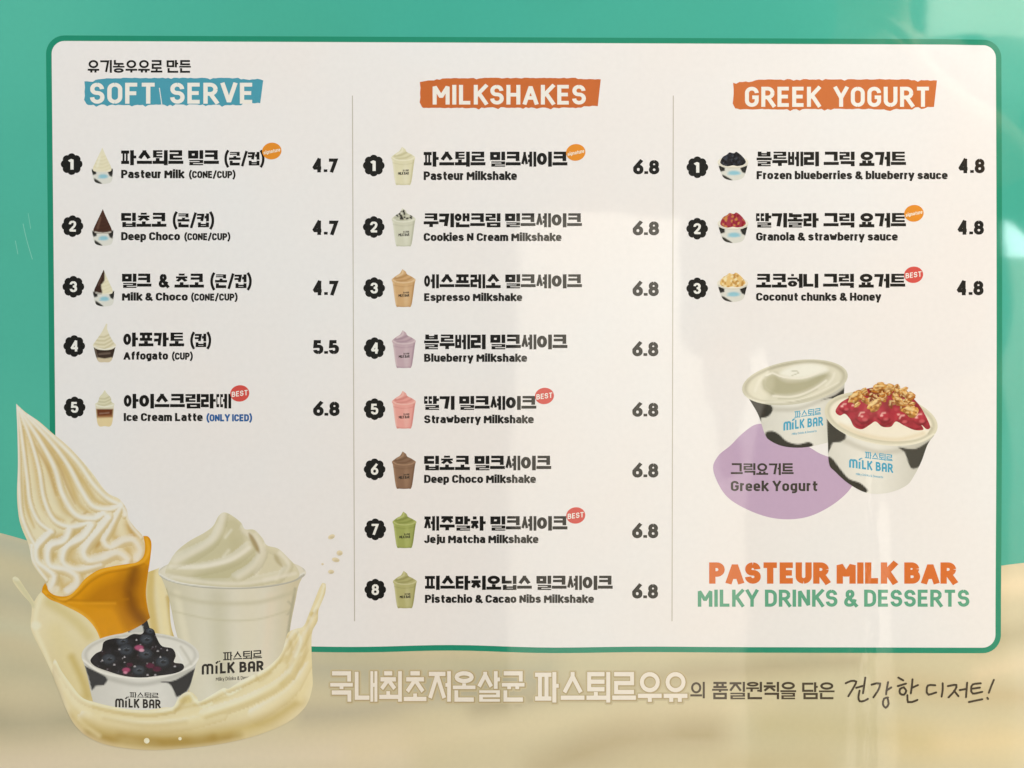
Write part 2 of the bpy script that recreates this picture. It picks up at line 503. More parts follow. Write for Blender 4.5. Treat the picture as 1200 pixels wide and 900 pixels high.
def hangul_polys(ch, t):
    k = ord(ch) - 0xAC00
    c, v, f = INI[k // 588], VOW[k % 588 // 28], FIN[k % 28]
    th = t * .86
    out = []
    yb = .60 if f else 1.0
    if v in 'ㅗㅛㅜㅠㅡ':
        if f:
            yb = .60
        vh = {'ㅡ': th, 'ㅗ': th * 1.58, 'ㅛ': th * 1.58, 'ㅜ': th * 1.72, 'ㅠ': th * 1.72}[v]
        if not f:
            vh *= 1.12 if v != 'ㅡ' else 1
        gap = th * .34 if v in 'ㅡㅜㅠ' else th * .08
        if f:
            th2 = th * .84
            vh *= .84
        else:
            th2 = th
        top = yb - vh
        if v == 'ㅡ' and not f:
            top = .93 - vh
            yb = .93
        out += consonant(c, .08, 0, .92, top - gap, t, th)
        if v in 'ㅗㅛ':
            out.append(bar(0, yb - th2, 1, yb))
            for x in ((.5,) if v == 'ㅗ' else (.32, .68)):
                out.append(bar(x - t / 2, top - gap * .2, x + t / 2, yb - th2 * .5))
        else:
            out.append(bar(0, top, 1, top + th2))
            for x in ({'ㅜ': (.5,), 'ㅠ': (.32, .68), 'ㅡ': ()}[v]):
                out.append(bar(x - t / 2, top + th2 * .5, x + t / 2, yb))
        f0 = yb + th * .30
    elif v in 'ㅚㅢㅝㅟㅘ':
        yv = yb if f else 1.0
        out.append(bar(1 - t, 0, 1, yv if f else 1.02))
        right = 1 - t - t * .28
        ch_ = {'ㅚ': .93, 'ㅢ': .90, 'ㅝ': .93, 'ㅟ': .95, 'ㅘ': .93}[v] * (yb if f else 1)
        if f:
            ch_ = yb * .96
        if v == 'ㅚ':
            out += consonant(c, .03, 0, right - .03, ch_ - th * 2.0, t, th)
            m = right / 2
            out.append(bar(0, ch_ - th, right + t * .28, ch_))
            out.append(bar(m - t / 2, ch_ - th * 1.85, m + t / 2, ch_ - th * .5))
        elif v == 'ㅢ':
            out += consonant(c, .05, .02, right - .05, ch_ - th * 1.45, t, th)
            out.append(bar(0, ch_ - th, right, ch_))
        elif v == 'ㅝ':
            th3 = th * .8
            out += consonant(c, .04, 0, right - t * .2, yv * .46, t, th)
            out.append(bar(0, yv * .54, right, yv * .54 + th3))
            m = right * .42
            out.append(bar(m - t / 2, yv * .54 + th3 * .5, m + t / 2, yv * .97))
            out.append(bar(right - t * .75, yv * .78, 1 - t * .5, yv * .78 + th3))
        f0 = yb + th * .30
    else:
        nv = 2 if v in 'ㅐㅔㅖㅒ' else 1
        tv = t if nv == 1 else t * .76
        if nv == 1:
            stem = [1 - tv] if v in 'ㅓㅕㅣ' else [1 - tv - t * .62]
        else:
            stem = [1 - tv, 1 - 2 * tv - t * .34]
            if v == 'ㅐ':
                stem = [1 - tv, 1 - 2 * tv - t * .34]
        for s in stem:
            out.append(bar(s, 0, s + tv, yb - (.01 if f else -.02)))
        left = min(stem)
        h = yb
        th3 = th * .9
        ys = {1: (.46,), 2: (.30, .62)}[2 if v in 'ㅕㅖㅑㅒ' else 1]
        if v in 'ㅏㅑ':
            for y in ys:
                out.append(bar(left + tv * .5, h * y - th3 / 2, left + tv + t * .62, h * y + th3 / 2))
            right = left - t * .26
        elif v in 'ㅐㅒ':
            for y in ys:
                out.append(bar(left + tv * .5, h * y - th3 / 2, stem[0] + tv * .5, h * y + th3 / 2))
            right = left - t * .26
        elif v in 'ㅓㅕㅔㅖ':
            ln = t * (.48 if nv == 1 else .36)
            for y in ys:
                out.append(bar(left - ln, h * y - th3 / 2, left + tv * .5, h * y + th3 / 2))
            right = left - (ln + t * .16 if c in 'ㅇㅁㅂㅍ' else ln + t * .06 if c in 'ㄱㅋ' else t * .34)
        else:
            right = left - t * .30
        y1 = yb - (th * .30 if not f else th * .10)
        y0 = .02
        if c in 'ㅇ' and not f:
            y0, y1 = .08, .90
        out += consonant(c, 0, y0, right, y1 if not f else y1 - .01, t, th, slant=(c in 'ㄱㅋ'))
        f0 = yb + th * .28
    if f:
        x0, x1 = (.08, 1.0) if v in 'ㅏㅐㅓㅔㅣㅖㅕㅝ' else (.07, .93)
        out += consonant(f, x0, f0, x1, 1.02, t, th)
    return out


def run_polys(s, wt, wt_h=None, track=.16, hsp=.10):
    """lay out a line of lettering; y down, letters 1 high"""
    x = 0
    out = []
    for ch in s:
        if ch == ' ':
            x += .25
            continue
        if 0xAC00 <= ord(ch) <= 0xD7A3:
            w = .92
            for p in hangul_polys(ch, wt_h or wt):
                out.append([(x + a * w, b) for a, b in p])
            x += w + hsp
        else:
            w, ps = latin_polys(ch, wt)
            sc = 1 / (1 + wt)
            for p in ps:
                out.append([(x + (a + wt / 2) * sc, 1 - (b + wt / 2) * sc) for a, b in p])
            x += (w + wt) * sc + track
    return out


def hull(p):
    p = sorted(set((round(a, 5), round(b, 5)) for a, b in p))

    def half(q):
        h = []
        for c in q:
            while len(h) > 1 and (h[-1][0] - h[-2][0]) * (c[1] - h[-2][1]) - (h[-1][1] - h[-2][1]) * (c[0] - h[-2][0]) <= 0:
                h.pop()
            h.append(c)
        return h
    return half(p)[:-1] + half(p[::-1])[:-1]


def letters(mb, s, x0, y0, x1, y1, mat, layer, wt=.2, wt_h=None, track=.10, hsp=.08, slope=0.0, shear=0.0, arc=0.0, fit_desc=False, grow=0.0):
    """put lettering so that its width is x0..x1 and capitals span y0..y1"""
    polys = run_polys(s, wt, wt_h, track, hsp)
    xs = [p[0] for q in polys for p in q]
    ys = [p[1] for q in polys for p in q]
    lx, hx = min(xs), max(xs)
    ty, by = (min(ys), max(ys)) if fit_desc else (0, 1)
    out = []
    for q in polys:
        r = []
        for x, y in q:
            u = (x - lx) / (hx - lx)
            X = x0 + u * (x1 - x0)
            Y = y0 + (y - ty) / (by - ty) * (y1 - y0)
            X += shear * (y1 - Y)
            Y += slope * (X - (x0 + x1) / 2) + arc * (4 * u * (1 - u))
            r.append((X, Y))
        out.append(r)
    if grow:                                # an even margin round every stroke
        out = [hull([(x + ox, y + oy) for x, y in q for ox, oy in ell(0, 0, grow, grow, 10)]) for q in out]
    v, f = union(out)
    mb.add(v, f, mat, layer)


def lettering(name, s, box, h, parent, layer=6, label=None, **k):
    mb = MB()
    letters(mb, s, *box, flat(h), layer, **k)
    return mb.build(name, parent, label)


# ------------------------------------------------------------------ printed pictures
def vnoise(x, y, sc, seed=0):
    x, y = x / sc, y / sc
    xi, yi = np.floor(x).astype(int), np.floor(y).astype(int)
    fx, fy = x - xi, y - yi
    fx, fy = fx * fx * (3 - 2 * fx), fy * fy * (3 - 2 * fy)

    def hsh(a, b):
        n = (a * 374761393 + b * 668265263 + seed * 974711) & 0x7fffffff
        n = ((n ^ (n >> 13)) * 1274126177) & 0x7fffffff
        return (n ^ (n >> 16)) / 0x7fffffff % 1.0
    return ((hsh(xi, yi) * (1 - fx) + hsh(xi + 1, yi) * fx) * (1 - fy) + (hsh(xi, yi + 1) * (1 - fx) + hsh(xi + 1, yi + 1) * fx) * fy)


def spline(pts, closed=True, step=1.6):
    """Catmull-Rom through the points; a point (x, y, 0) stays a sharp corner"""
    n = len(pts)
    P2 = [np.array(p[:2], float) for p in pts]
    sharp = [len(p) > 2 for p in pts]
    out = []
    for i in range(n if closed else n - 1):
        p1, p2 = P2[i], P2[(i + 1) % n]
        p0 = P2[(i - 1) % n] if (closed or i > 0) else p1
        p3 = P2[(i + 2) % n] if (closed or i < n - 2) else p2
        t1 = (p2 - p1) if sharp[i] else (p2 - p0) / 2
        t2 = (p2 - p1) if sharp[(i + 1) % n] else (p3 - p1) / 2
        L = np.hypot(*(p2 - p1))
        for t in np.linspace(0, 1, max(1, int(L / step)), endpoint=False):
            out.append((2 * t ** 3 - 3 * t ** 2 + 1) * p1 + (t ** 3 - 2 * t ** 2 + t) * t1 + (-2 * t ** 3 + 3 * t ** 2) * p2 + (t ** 3 - t ** 2) * t2)
    if not closed:
        out.append(P2[-1])
    return [tuple(p) for p in out]


class Pic:
    """a printed picture: an outline filled with a fine mesh that carries the ink of each point"""
    def __init__(self, outline, base, res=1.6, smooth=True, holes=None):
        o = spline(outline, True, max(res, .8)) if smooth else outline
        pts = np.array(o)
        lo, hi = pts.min(0), pts.max(0)
        gx = np.arange(lo[0] + res * .5, hi[0], res)
        gy = np.arange(lo[1] + res * .5, hi[1], res)
        X, Y = np.meshgrid(gx, gy)
        X = X + (np.arange(len(gy)) % 2)[:, None] * res * .5
        X, Y = X.ravel(), Y.ravel()
        # keep interior points
        ins = np.zeros(len(X), bool)
        n = len(pts)
        for i in range(n):
            xa, ya = pts[i]
            xb, yb = pts[(i + 1) % n]
            if ya == yb:
                continue
            c = ((ya > Y) != (yb > Y)) & (X < (xb - xa) * (Y - ya) / (yb - ya) + xa)
            ins ^= c
        allv = [Vector(p) for p in o] + [Vector((a, b)) for a, b in zip(X[ins], Y[ins])]
        v, e, f, *_ = delaunay_2d_cdt(allv, [], [list(range(n))], 1, 1e-4)
        self.v = np.array([tuple(p) for p in v])
        self.f = f
        self.x, self.y = self.v[:, 0], self.v[:, 1]
        self.c = np.tile(ink(base), (len(self.v), 1))

    def mix(self, a, h):
        a = np.clip(a, 0, 1)[:, None]
        self.c = self.c * (1 - a) + ink(h) * a
        return self

    def stroke(self, pts, w, h, soft=1.5, op=1.0, w1=None, sp=True, taper=False):
        if sp and len(pts) > 2:
            pts = spline(pts, False, 4)
        w1 = w if w1 is None else w1
        best = np.full(len(self.x), 1e9)
        n = len(pts) - 1
        for i in range(n):
            ax, ay = pts[i][:2]
            bx, by = pts[i + 1][:2]
            dx, dy = bx - ax, by - ay
            l2 = dx * dx + dy * dy + 1e-9
            t = np.clip(((self.x - ax) * dx + (self.y - ay) * dy) / l2, 0, 1)
            d = np.hypot(self.x - ax - t * dx, self.y - ay - t * dy)
            u = (i + t) / n
            ww = w + (w1 - w) * u
            if taper:
                ww = ww * np.sqrt(np.clip(np.sin(np.pi * np.clip(u, .02, .98)), 0, 1))
            best = np.minimum(best, d - ww / 2)
        a = np.clip(.5 - best / max(soft, .05), 0, 1)
        a = a * a * (3 - 2 * a)
        return self.mix(a * op, h)

    def blob(self, cx, cy, rx, ry, h, soft=.3, op=1.0, rot=0.0):
        c, s = math.cos(rot), math.sin(rot)
        u = ((self.x - cx) * c + (self.y - cy) * s) / rx
        v = (-(self.x - cx) * s + (self.y - cy) * c) / ry
        r = np.hypot(u, v)
        a = np.clip((1 + soft / 2 - r) / max(soft, .01), 0, 1)
        return self.mix(a * a * (3 - 2 * a) * op, h)

    def grad(self, x0, y0, x1, y1, h, op=1.0):
        dx, dy = x1 - x0, y1 - y0
        t = ((self.x - x0) * dx + (self.y - y0) * dy) / (dx * dx + dy * dy)
        return self.mix(np.clip(t, 0, 1) * op, h)

    def area(self, poly, h, op=1.0, soft=1.5):
        """fill a polygon given by its corners"""
        pts = spline(poly, True, 3)
        ins = np.zeros(len(self.x), bool)
        d = np.full(len(self.x), 1e9)
        for i in range(len(pts)):
            xa, ya = pts[i]
            xb, yb = pts[(i + 1) % len(pts)]
            if ya != yb:
                ins ^= ((ya > self.y) != (yb > self.y)) & (self.x < (xb - xa) * (self.y - ya) / (yb - ya) + xa)
            dx, dy = xb - xa, yb - ya
            t = np.clip(((self.x - xa) * dx + (self.y - ya) * dy) / (dx * dx + dy * dy + 1e-9), 0, 1)
            d = np.minimum(d, np.hypot(self.x - xa - t * dx, self.y - ya - t * dy))
        sd = np.where(ins, d, -d)
        a = np.clip(.5 + sd / soft, 0, 1)
        return self.mix(a * op, h)

    def noise(self, sc, h, op=.3, lo=.45, hi=.8, seed=0, sx=1.0, sy=1.0):
        n = vnoise(self.x * sx + 500, self.y * sy + 500, sc, seed)
        return self.mix(np.clip((n - lo) / (hi - lo), 0, 1) * op, h)

    def relief(self, strokes, hi, lo, k=1.0, light=(-.48, -.58, .66), op=.85, gloss=0.0):
        """the photographed folds of the printed food: rounded ridges (points, width, end width, height)"""
        d = .35

        def height(X, Y):
            H = np.zeros(len(X))
            for pts, w0, w1, hh in strokes:
                p = spline(pts, False, 3)
                n = len(p) - 1
                best = np.zeros(len(X))
                for i in range(n):
                    ax, ay = p[i]
                    bx, by = p[i + 1]
                    dx, dy = bx - ax, by - ay
                    t = np.clip(((X - ax) * dx + (Y - ay) * dy) / (dx * dx + dy * dy + 1e-9), 0, 1)
                    u = (i + t) / n
                    w = (w0 + (w1 - w0) * u) / 2
                    q = np.hypot(X - ax - t * dx, Y - ay - t * dy) / w
                    best = np.maximum(best, np.clip(1 - q * q, 0, 1) ** .8 * w * hh)
                H = np.maximum(H, best)
            return H
        h0 = height(self.x, self.y)
        gx = (height(self.x + d, self.y) - height(self.x - d, self.y)) / (2 * d)
        gy = (height(self.x, self.y + d) - height(self.x, self.y - d)) / (2 * d)
        n = np.sqrt(gx * gx + gy * gy + 1)
        sh = (-gx * light[0] - gy * light[1] + light[2]) / n - light[2]
        self.mix(np.clip(-sh * 1.5 * k, 0, 1) * op, lo)
        self.mix(np.clip(sh * 2.4 * k, 0, 1) * op, hi)
        if gloss:
            self.mix(np.clip((sh - .22) * 6, 0, 1) * gloss, '#fdfbf6')
        return h0

    def build(self, name, parent, layer, label=None):
        me = bpy.data.meshes.new(name)
        fs = []
        for f in self.f:
            (x0, y0), (x1, y1), (x2, y2) = self.v[f[0]], self.v[f[1]], self.v[f[2]]
            a = (x1 - x0) * (y2 - y0) - (x2 - x0) * (y1 - y0)
            fs.append(f if a < 0 else f[::-1])
        me.from_pydata([P(x, y, layer) for x, y in self.v], [], fs)
        at = me.color_attributes.new('Col', 'FLOAT_COLOR', 'POINT')
        at.data.foreach_set('color', np.hstack([self.c, np.ones((len(self.c), 1))]).astype(np.float32).ravel())
        me.materials.append(painted())
        me.update()
        return link(name, me, parent, label)


# ------------------------------------------------------------------ the room the film mirrors (behind the camera)
def plain(name, color, rough=.7):
    m = bpy.data.materials.new(name)
    m.use_nodes = True
    nt = m.node_tree
    b = nt.nodes['Principled BSDF']
    b.inputs['Roughness'].default_value = rough
    n = nt.nodes.new('ShaderNodeTexNoise')
    n.inputs['Scale'].default_value = 9
    n.inputs['Detail'].default_value = 4
    r = nt.nodes.new('ShaderNodeValToRGB')
    r.color_ramp.elements[0].color = (*[c * .9 for c in color], 1)
    r.color_ramp.elements[1].color = (*[min(c * 1.08, .9) for c in color], 1)
    nt.links.new(n.outputs['Fac'], r.inputs[0])
    nt.links.new(r.outputs[0], b.inputs['Base Color'])
    return m


def box(name, x0, y0, z0, x1, y1, z1, mat):
    me = bpy.data.meshes.new(name)
    v = [(x, y, z) for x in (x0, x1) for y in (y0, y1) for z in (z0, z1)]
    me.from_pydata(v, [], [(0, 1, 3, 2), (4, 6, 7, 5), (0, 4, 5, 1), (2, 3, 7, 6), (0, 2, 6, 4), (1, 5, 7, 3)])
    me.materials.append(mat)
    return link(name, me)


FLOOR = -0.92
w = box('wall', -2.6, -3.75, FLOOR, 3.4, -3.65, 2.2, plain('grey_plaster', (.10, .10, .10)))
w['kind'] = 'structure'
w = box('floor', -2.6, -3.65, FLOOR - .06, 3.4, 0.30, FLOOR, plain('pale_stone_floor', (.42, .38, .32)))
w['kind'] = 'structure'
MATS_CREAM = plain('cream_plaster', (.80, .755, .68))
w = box('wall', .012, -2.36, FLOOR, 3.2, -2.2, .46, MATS_CREAM)
w['kind'] = 'structure'
w = box('wall', 1.18, -2.42, .46, 3.2, -2.26, 1.7, MATS_CREAM)
w['kind'] = 'structure'
w = box('wall', -1.6, 0.03, FLOOR, 1.6, 0.13, 1.3, plain('shop_front_wall', (.62, .60, .56)))
w['kind'] = 'structure'


def person():
    """the standing photographer, seen only as a faint reflection"""
    root = bpy.data.objects.new('person', None)
    COL.objects.link(root)
    root.location = (0.60, -1.02, FLOOR)
    root.rotation_euler = (0, 0, math.radians(180 + 20))
    root['label'] = 'person in pale hip-length jacket and light trousers mirrored faintly at right of poster'
    root['category'] = 'person'

    def skin(name, pts, edges, mat, sub=2):
        me = bpy.data.meshes.new(name)
        me.from_pydata([p[:3] for p in pts], edges, [])
        o = link(name, me, root)
        sk = o.modifiers.new('skin', 'SKIN')
        sk.use_smooth_shade = True
        for i, p in enumerate(pts):
            d = me.skin_vertices[0].data[i]
            d.radius = (p[3], p[4] if len(p) > 4 else p[3])
            d.use_root = (i == 0)
        ss = o.modifiers.new('subdivision', 'SUBSURF')
        ss.levels = ss.render_levels = sub
        me.materials.append(mat)
        return o
    skinm = plain('skin', (.55, .36, .26), .5)
    # body: pelvis, spine, neck, head, legs, raised forearms and hands (local +Y is the way the person faces: -(-Y))
    b = [(0, 0, .95, .13, .10), (0, 0, 1.2, .13, .10), (0, 0, 1.42, .12, .08), (0, -.01, 1.50, .055), (0, -.03, 1.58, .075, .09), (0, -.03, 1.68, .075, .095), (0, -.02, 1.74, .05, .06),
         (-.1, 0, .86, .09), (-.11, -.01, .5, .06), (-.11, .03, .09, .045), (-.11, -.10, .04, .04),
         (.1, 0, .86, .09), (.11, -.01, .5, .06), (.11, .03, .09, .045), (.11, -.10, .04, .04),
         (-.19, 0, 1.42, .055), (-.27, -.06, 1.17, .045), (-.14, -.28, 1.27, .035), (-.06, -.33, 1.33, .03),
         (.19, 0, 1.42, .055), (.25, .01, 1.16, .045), (.24, -.04, .93, .035), (.24, -.05, .87, .032)]
    e = [(0, 1), (1, 2), (2, 3), (3, 4), (4, 5), (5, 6), (0, 7), (7, 8), (8, 9), (9, 10), (0, 11), (11, 12), (12, 13), (13, 14), (2, 15), (15, 16), (16, 17), (17, 18), (2, 19), (19, 20), (20, 21), (21, 22)]
    n = len(b)
    for k, (dx, dz, ln) in enumerate(((.0, .055, .07), (.012, .03, .078), (.016, .005, .074), (.012, -.02, .058))):   # raised hand
        b.append((-.045 + dx, -.355, 1.33 + dz * .7, .009))
        b.append((-.02 + dx, -.375, 1.34 + dz * .7, .008))
        e += [(18, len(b) - 2), (len(b) - 2, len(b) - 1)]
    b += [(-.05, -.345, 1.39, .010), (-.02, -.35, 1.41, .009)]
    e += [(18, len(b) - 2), (len(b) - 2, len(b) - 1)]
    for k, (dy, ln) in enumerate(((-.035, .062), (-.012, .072), (.012, .068), (.034, .052))):                          # hanging hand
        b.append((.24, -.05 + dy, .835, .009))
        b.append((.225, -.05 + dy * 1.1, .835 - ln, .008))
        e += [(22, len(b) - 2), (len(b) - 2, len(b) - 1)]
    b += [(.235, -.10, .865, .010), (.225, -.12, .825, .009)]
    e += [(22, len(b) - 2), (len(b) - 2, len(b) - 1)]
    skin('body', b, e, skinm)
    jac = plain('pale_jacket', (.24, .215, .19), .8)
    j = [(0, 0, .86, .23, .17), (0, 0, 1.1, .21, .16), (0, 0, 1.32, .20, .14), (0, 0, 1.44, .13, .10),
         (-.21, 0, 1.40, .085), (-.30, -.05, 1.16, .075), (-.19, -.22, 1.23, .06),
         (.21, 0, 1.40, .085), (.255, .01, 1.16, .08), (.245, -.03, .95, .07)]
    skin('jacket', j, [(0, 1), (1, 2), (2, 3), (2, 4), (4, 5), (5, 6), (2, 7), (7, 8), (8, 9)], jac)
    tr = plain('light_trousers', (.50, .47, .34), .8)
    t = [(0, 0, 1.02, .16, .12), (-.11, 0, .82, .11), (-.12, -.01, .5, .095), (-.125, .02, .12, .09), (.11, 0, .82, .11), (.12, -.01, .5, .095), (.125, .02, .12, .09)]
    skin('trousers', t, [(0, 1), (1, 2), (2, 3), (0, 4), (4, 5), (5, 6)], tr)
    h = [(0, .03, 1.66, .085, .08), (0, .02, 1.74, .08, .085), (0, -.02, 1.79, .06, .07)]
    skin('hair', h, [(0, 1), (1, 2)], plain('dark_hair', (.03, .025, .02), .5))


person()

# ------------------------------------------------------------------ the poster
poster = bpy.data.objects.new('menu_poster', None)
COL.objects.link(poster)
poster['label'] = 'glossy green and cream menu poster listing soft serve, milkshakes and Greek yogurt with prices'
poster['category'] = 'menu board'

# sheet: a real 4 mm board behind the print
me = bpy.data.meshes.new('board')
x0, z0, _ = P(-70, 970)[0], P(-70, 970)[2], 0
x1, z1 = P(1270, -70)[0], P(1270, -70)[2]
vv = [(x, y, z) for x in (x0, x1) for y in (0.0008, 0.0048) for z in (z0, z1)]
me.from_pydata(vv, [], [(0, 1, 3, 2), (4, 6, 7, 5), (0, 4, 5, 1), (2, 3, 7, 6), (0, 2, 6, 4), (1, 5, 7, 3)])
me.materials.append(plain('white_board', (.7, .7, .68)))
link('board', me, poster)

# green field
g = Pic([(-70, -70), (1270, -70), (1270, 720), (-70, 720)], '#42ad9a', res=14, smooth=False)
g.noise(260, '#57bda6', .55, .35, .8, 3)
g.noise(60, '#3fa48d', .25, .4, .8, 5)
g.grad(500, 0, -60, 0, '#5cc0aa', .55)
g.build('green_field', poster, 0)

# cream satin folds along the bottom
b = Pic([(-70, 612, 0), (-20, 620), (20, 630), (60, 643), (140, 675), (260, 715), (420, 742), (640, 748), (860, 730), (1010, 700), (1120, 672), (1180, 662), (1270, 652, 0), (1270, 970, 0), (-70, 970, 0)],
        '#cdbd90', res=4.5)
_st = b.stroke
b.stroke = lambda p, w, h, soft, op: _st(p, w * .8, h, soft * (1.5 if soft > 10 else 1), op)
b.stroke([(-70, 620), (20, 640), (80, 665)], 26, '#b9b595', 22, .8)
b.stroke([(-70, 690), (10, 700), (60, 720)], 26, '#b0aa8a', 34, .7)
b.stroke([(-70, 728), (20, 735), (60, 752)], 18, '#c9c29a', 20, .8)
b.stroke([(-70, 770), (20, 785), (80, 800)], 30, '#bab087', 30, .7)
b.stroke([(-70, 842), (20, 848), (90, 842)], 34, '#a59b78', 36, .85)
b.stroke([(-70, 905), (60, 895), (180, 893), (330, 888), (460, 880)], 44, '#dcc9a3', 40, .95)
b.stroke([(60, 962), (400, 950), (800, 960)], 60, '#cfbb90', 50, .8)
b.stroke([(330, 775), (420, 790), (560, 800), (640, 790)], 36, '#a9a386', 36, .75)
b.stroke([(360, 838), (430, 832), (520, 812), (600, 800)], 22, '#a69b80', 26, .65)
b.stroke([(380, 770), (560, 778), (800, 778), (960, 770)], 10, '#bfb68c', 16, .7)
b.stroke([(420, 880), (520, 862), (620, 850), (720, 838), (900, 828)], 26, '#d8c596', 34, .85)
b.stroke([(560, 832), (640, 812), (720, 800), (860, 784), (1000, 776)], 16, '#aa9873', 26, .7)
b.stroke([(640, 905), (690, 880), (740, 866), (830, 862)], 40, '#ac9669', 46, .85)
b.stroke([(760, 905), (860, 896), (960, 900)], 30, '#c5b07d', 36, .7)
b.stroke([(1150, 690), (1200, 684), (1270, 690)], 30, '#e8d0a0', 26, .95)
b.stroke([(1150, 752), (1200, 742), (1270, 748)], 24, '#ae9f74', 26, .9)
b.stroke([(1150, 790), (1200, 778), (1270, 780)], 22, '#e2c99a', 24, .9)
b.stroke([(1040, 800), (1150, 812), (1270, 822)], 26, '#c6ad7c', 28, .8)
b.stroke([(1060, 868), (1140, 872), (1270, 866)], 40, '#e3c88f', 40, .85)
b.stroke([(900, 850), (1000, 856), (1080, 868)], 30, '#c2b07a', 36, .6)
b.stroke([(606, 826), (632, 818), (650, 806)], 2.0, '#a08f6c', 3, .6)
b.noise(26, '#d6c79c', .18, .4, .8, 9, .5, 1)
b.c = np.clip(b.c * np.array([1.05, 1.13, 1.36]), 0, .9)
b.build('cream_satin_field', poster, 1)

# white panel with its green border
EDGE = [(60, 752), (62, 500), (58, 300), (54, 120), (53, 64)]


def panel_outline(o):
    """the slightly warped rounded panel; o grows it outward"""
    pts = []
    r = 15 + o

    def arc(cx, cy, a0, a1):
        return [(cx + r * math.cos(t), cy + r * math.sin(t)) for t in np.linspace(a0, a1, 10)]
    pts += arc(76 - .5, 65 - 2, math.pi, 1.5 * math.pi)
    pts += [(x, 48 + 4.5 * (x - 76) / 1080 - o) for x in range(110, 1140, 40)]
    pts += arc(1152, 68, -.5 * math.pi, 0)
    pts += [(1167 + 1.2 * math.sin((y - 80) / 640 * 3.1) - 0.6 * (y - 80) / 640 + o, y) for y in range(100, 740, 40)]
    pts += arc(1151.5, 744, 0, .5 * math.pi)
    pts += [(x, 757 + 1.6 * math.sin((x - 330) / 42.0) * math.exp(-((x - 540) / 190) ** 2) + 2.0 * (x - 360) / 780 + o) for x in range(1130, 90, -20)]
    pts += arc(82, 740, .5 * math.pi, math.pi)
    pts += [(60.3 + 7 * ((y - 65) / 680) - o + 0 * y + (76 - 15.5 - 60.3) * (1 - (y - 65) / 680), y) for y in range(700, 90, -40)]
    return pts


mb = MB()
mb.poly(panel_outline(6.5), flat('#1f8d70'), 2)
bd = mb.build('panel_border', poster)
mb = MB()
mb.poly(panel_outline(0), flat('#eceaea'), 3)
mb.build('white_panel', bd)

for (xa, ya, xb, yb) in ((413, 112, 415.5, 728), (789, 112, 787.5, 728)):
    mb = MB()
    mb.poly([(xa - .55, ya), (xa + .55, ya), (xb + .55, yb), (xb - .55, yb)], flat('#bdb6ac'), 4)
    mb.build('divider_line', poster)

for pts, wd in (([(27, 262), (31, 280), (38, 304)], .8), ([(33, 250), (36, 268)], .6), ([(18, 282), (21, 298)], .7)):
    mb = MB()
    v, f = union(ribbon(spline(pts, False, 4), wd / 2))
    mb.add(v, f, flat('#84cdbd'), 3.5)
    mb.build('scratch', poster)

# headings
BLACK = '#141412'


def banner(x0, y0, x1, y1, h, seed):
    r = random.Random(seed)
    top, bot = [], []
    W, H = x1 - x0, y1 - y0
    n = 64
    for i in range(n + 1):
        u = i / n
        dip = 4.2 * max(0, (.14 - u) / .14) + (1.2 if u > .86 else 0)
        top.append((x0 + u * W, y0 + dip + r.uniform(-.45, .45) + (1.3 if r.random() < .08 else 0)))
        bot.append((x0 + (1 if i else 0) + u * (W - 4.5), y1 - 3.2 + .2 * math.sin(u * 9) + r.uniform(-.55, .55) + (1.8 if r.random() < .09 else 0) - (2.2 if u > .9 else 0)))
    bot[0] = (x0 + 2.5, y1 - 4)
    left = [(x0 - .4 + r.uniform(-.4, .4) + .3 * k, y1 - 4 - (y1 - y0 - 10) * k / 5) for k in range(1, 5)]
    return top + bot[::-1] + left


def heading(text, ban, tb, h, seed):
    mb = MB()
    mb.poly(banner(*ban, h, seed), flat(h), 5)
    o = mb.build('heading_banner', poster)
    lettering('heading_lettering', text, tb, '#f0ebe4', o, 6, wt=.225, track=.12)
    return o


hb = heading('SOFT  SERVE', (99, 91.5, 308.5, 126), (105.5, 97, 295.5, 121.5), '#4b9cb2', 1)
mb = MB()
mb.poly([(186.3, 103), (187.3, 103), (190.4, 124), (189.4, 124)], flat('#e4e6e2'), 6)
mb.build('brush_gap', hb)
heading('MILKSHAKES', (492, 91.5, 704, 129.5), (507, 99.5, 686.5, 122.5), '#c76a32', 2)
heading('GREEK  YOGURT', (859, 93, 1098, 131), (873, 101.7, 1088.6, 125.2), '#cb7038', 3)
lettering('caption_lettering', '유기농우유로 만든', (102.7, 70.4, 223.7, 85.0), '#1c1c1a', poster, 6, wt_h=.18)


# ------------------------------------------------------------------ small pictures in the list
def cow_cup(p, x0, x1, y0, y1):
    """black patches and blue mark on a small white paper cup painted into p"""
    w, h = x1 - x0, y1 - y0
    p.area([(x0 - 1, y0 + .02 * h), (x0 + .20 * w, y0 + .05 * h), (x0 + .20 * w, y0 + .35 * h), (x0 + .05 * w, y0 + .42 * h)], '#2c2c2a', 1, 1)
    p.area([(x1 - .24 * w, y0 + .05 * h), (x1 + 1, y0), (x1 - .04 * w, y0 + .55 * h), (x1 - .16 * w, y0 + .45 * h)], '#2c2c2a', 1, 1)
    p.area([(x0 + .1 * w, y0 + .62 * h), (x0 + .30 * w, y0 + .80 * h), (x0 + .5 * w, y1 + 1), (x0 + .15 * w, y1 + 1)], '#33332f', 1, 1)
    p.blob((x0 + x1) / 2 + .04 * w, y0 + .50 * h, .22 * w, .15 * h, '#7fc0d4', .9, .85)
    p.stroke([(x0 + .3 * w, y0 + .62 * h), (x0 + .75 * w, y0 + .58 * h)], .05 * h, '#8fc8dc', 1, .7)


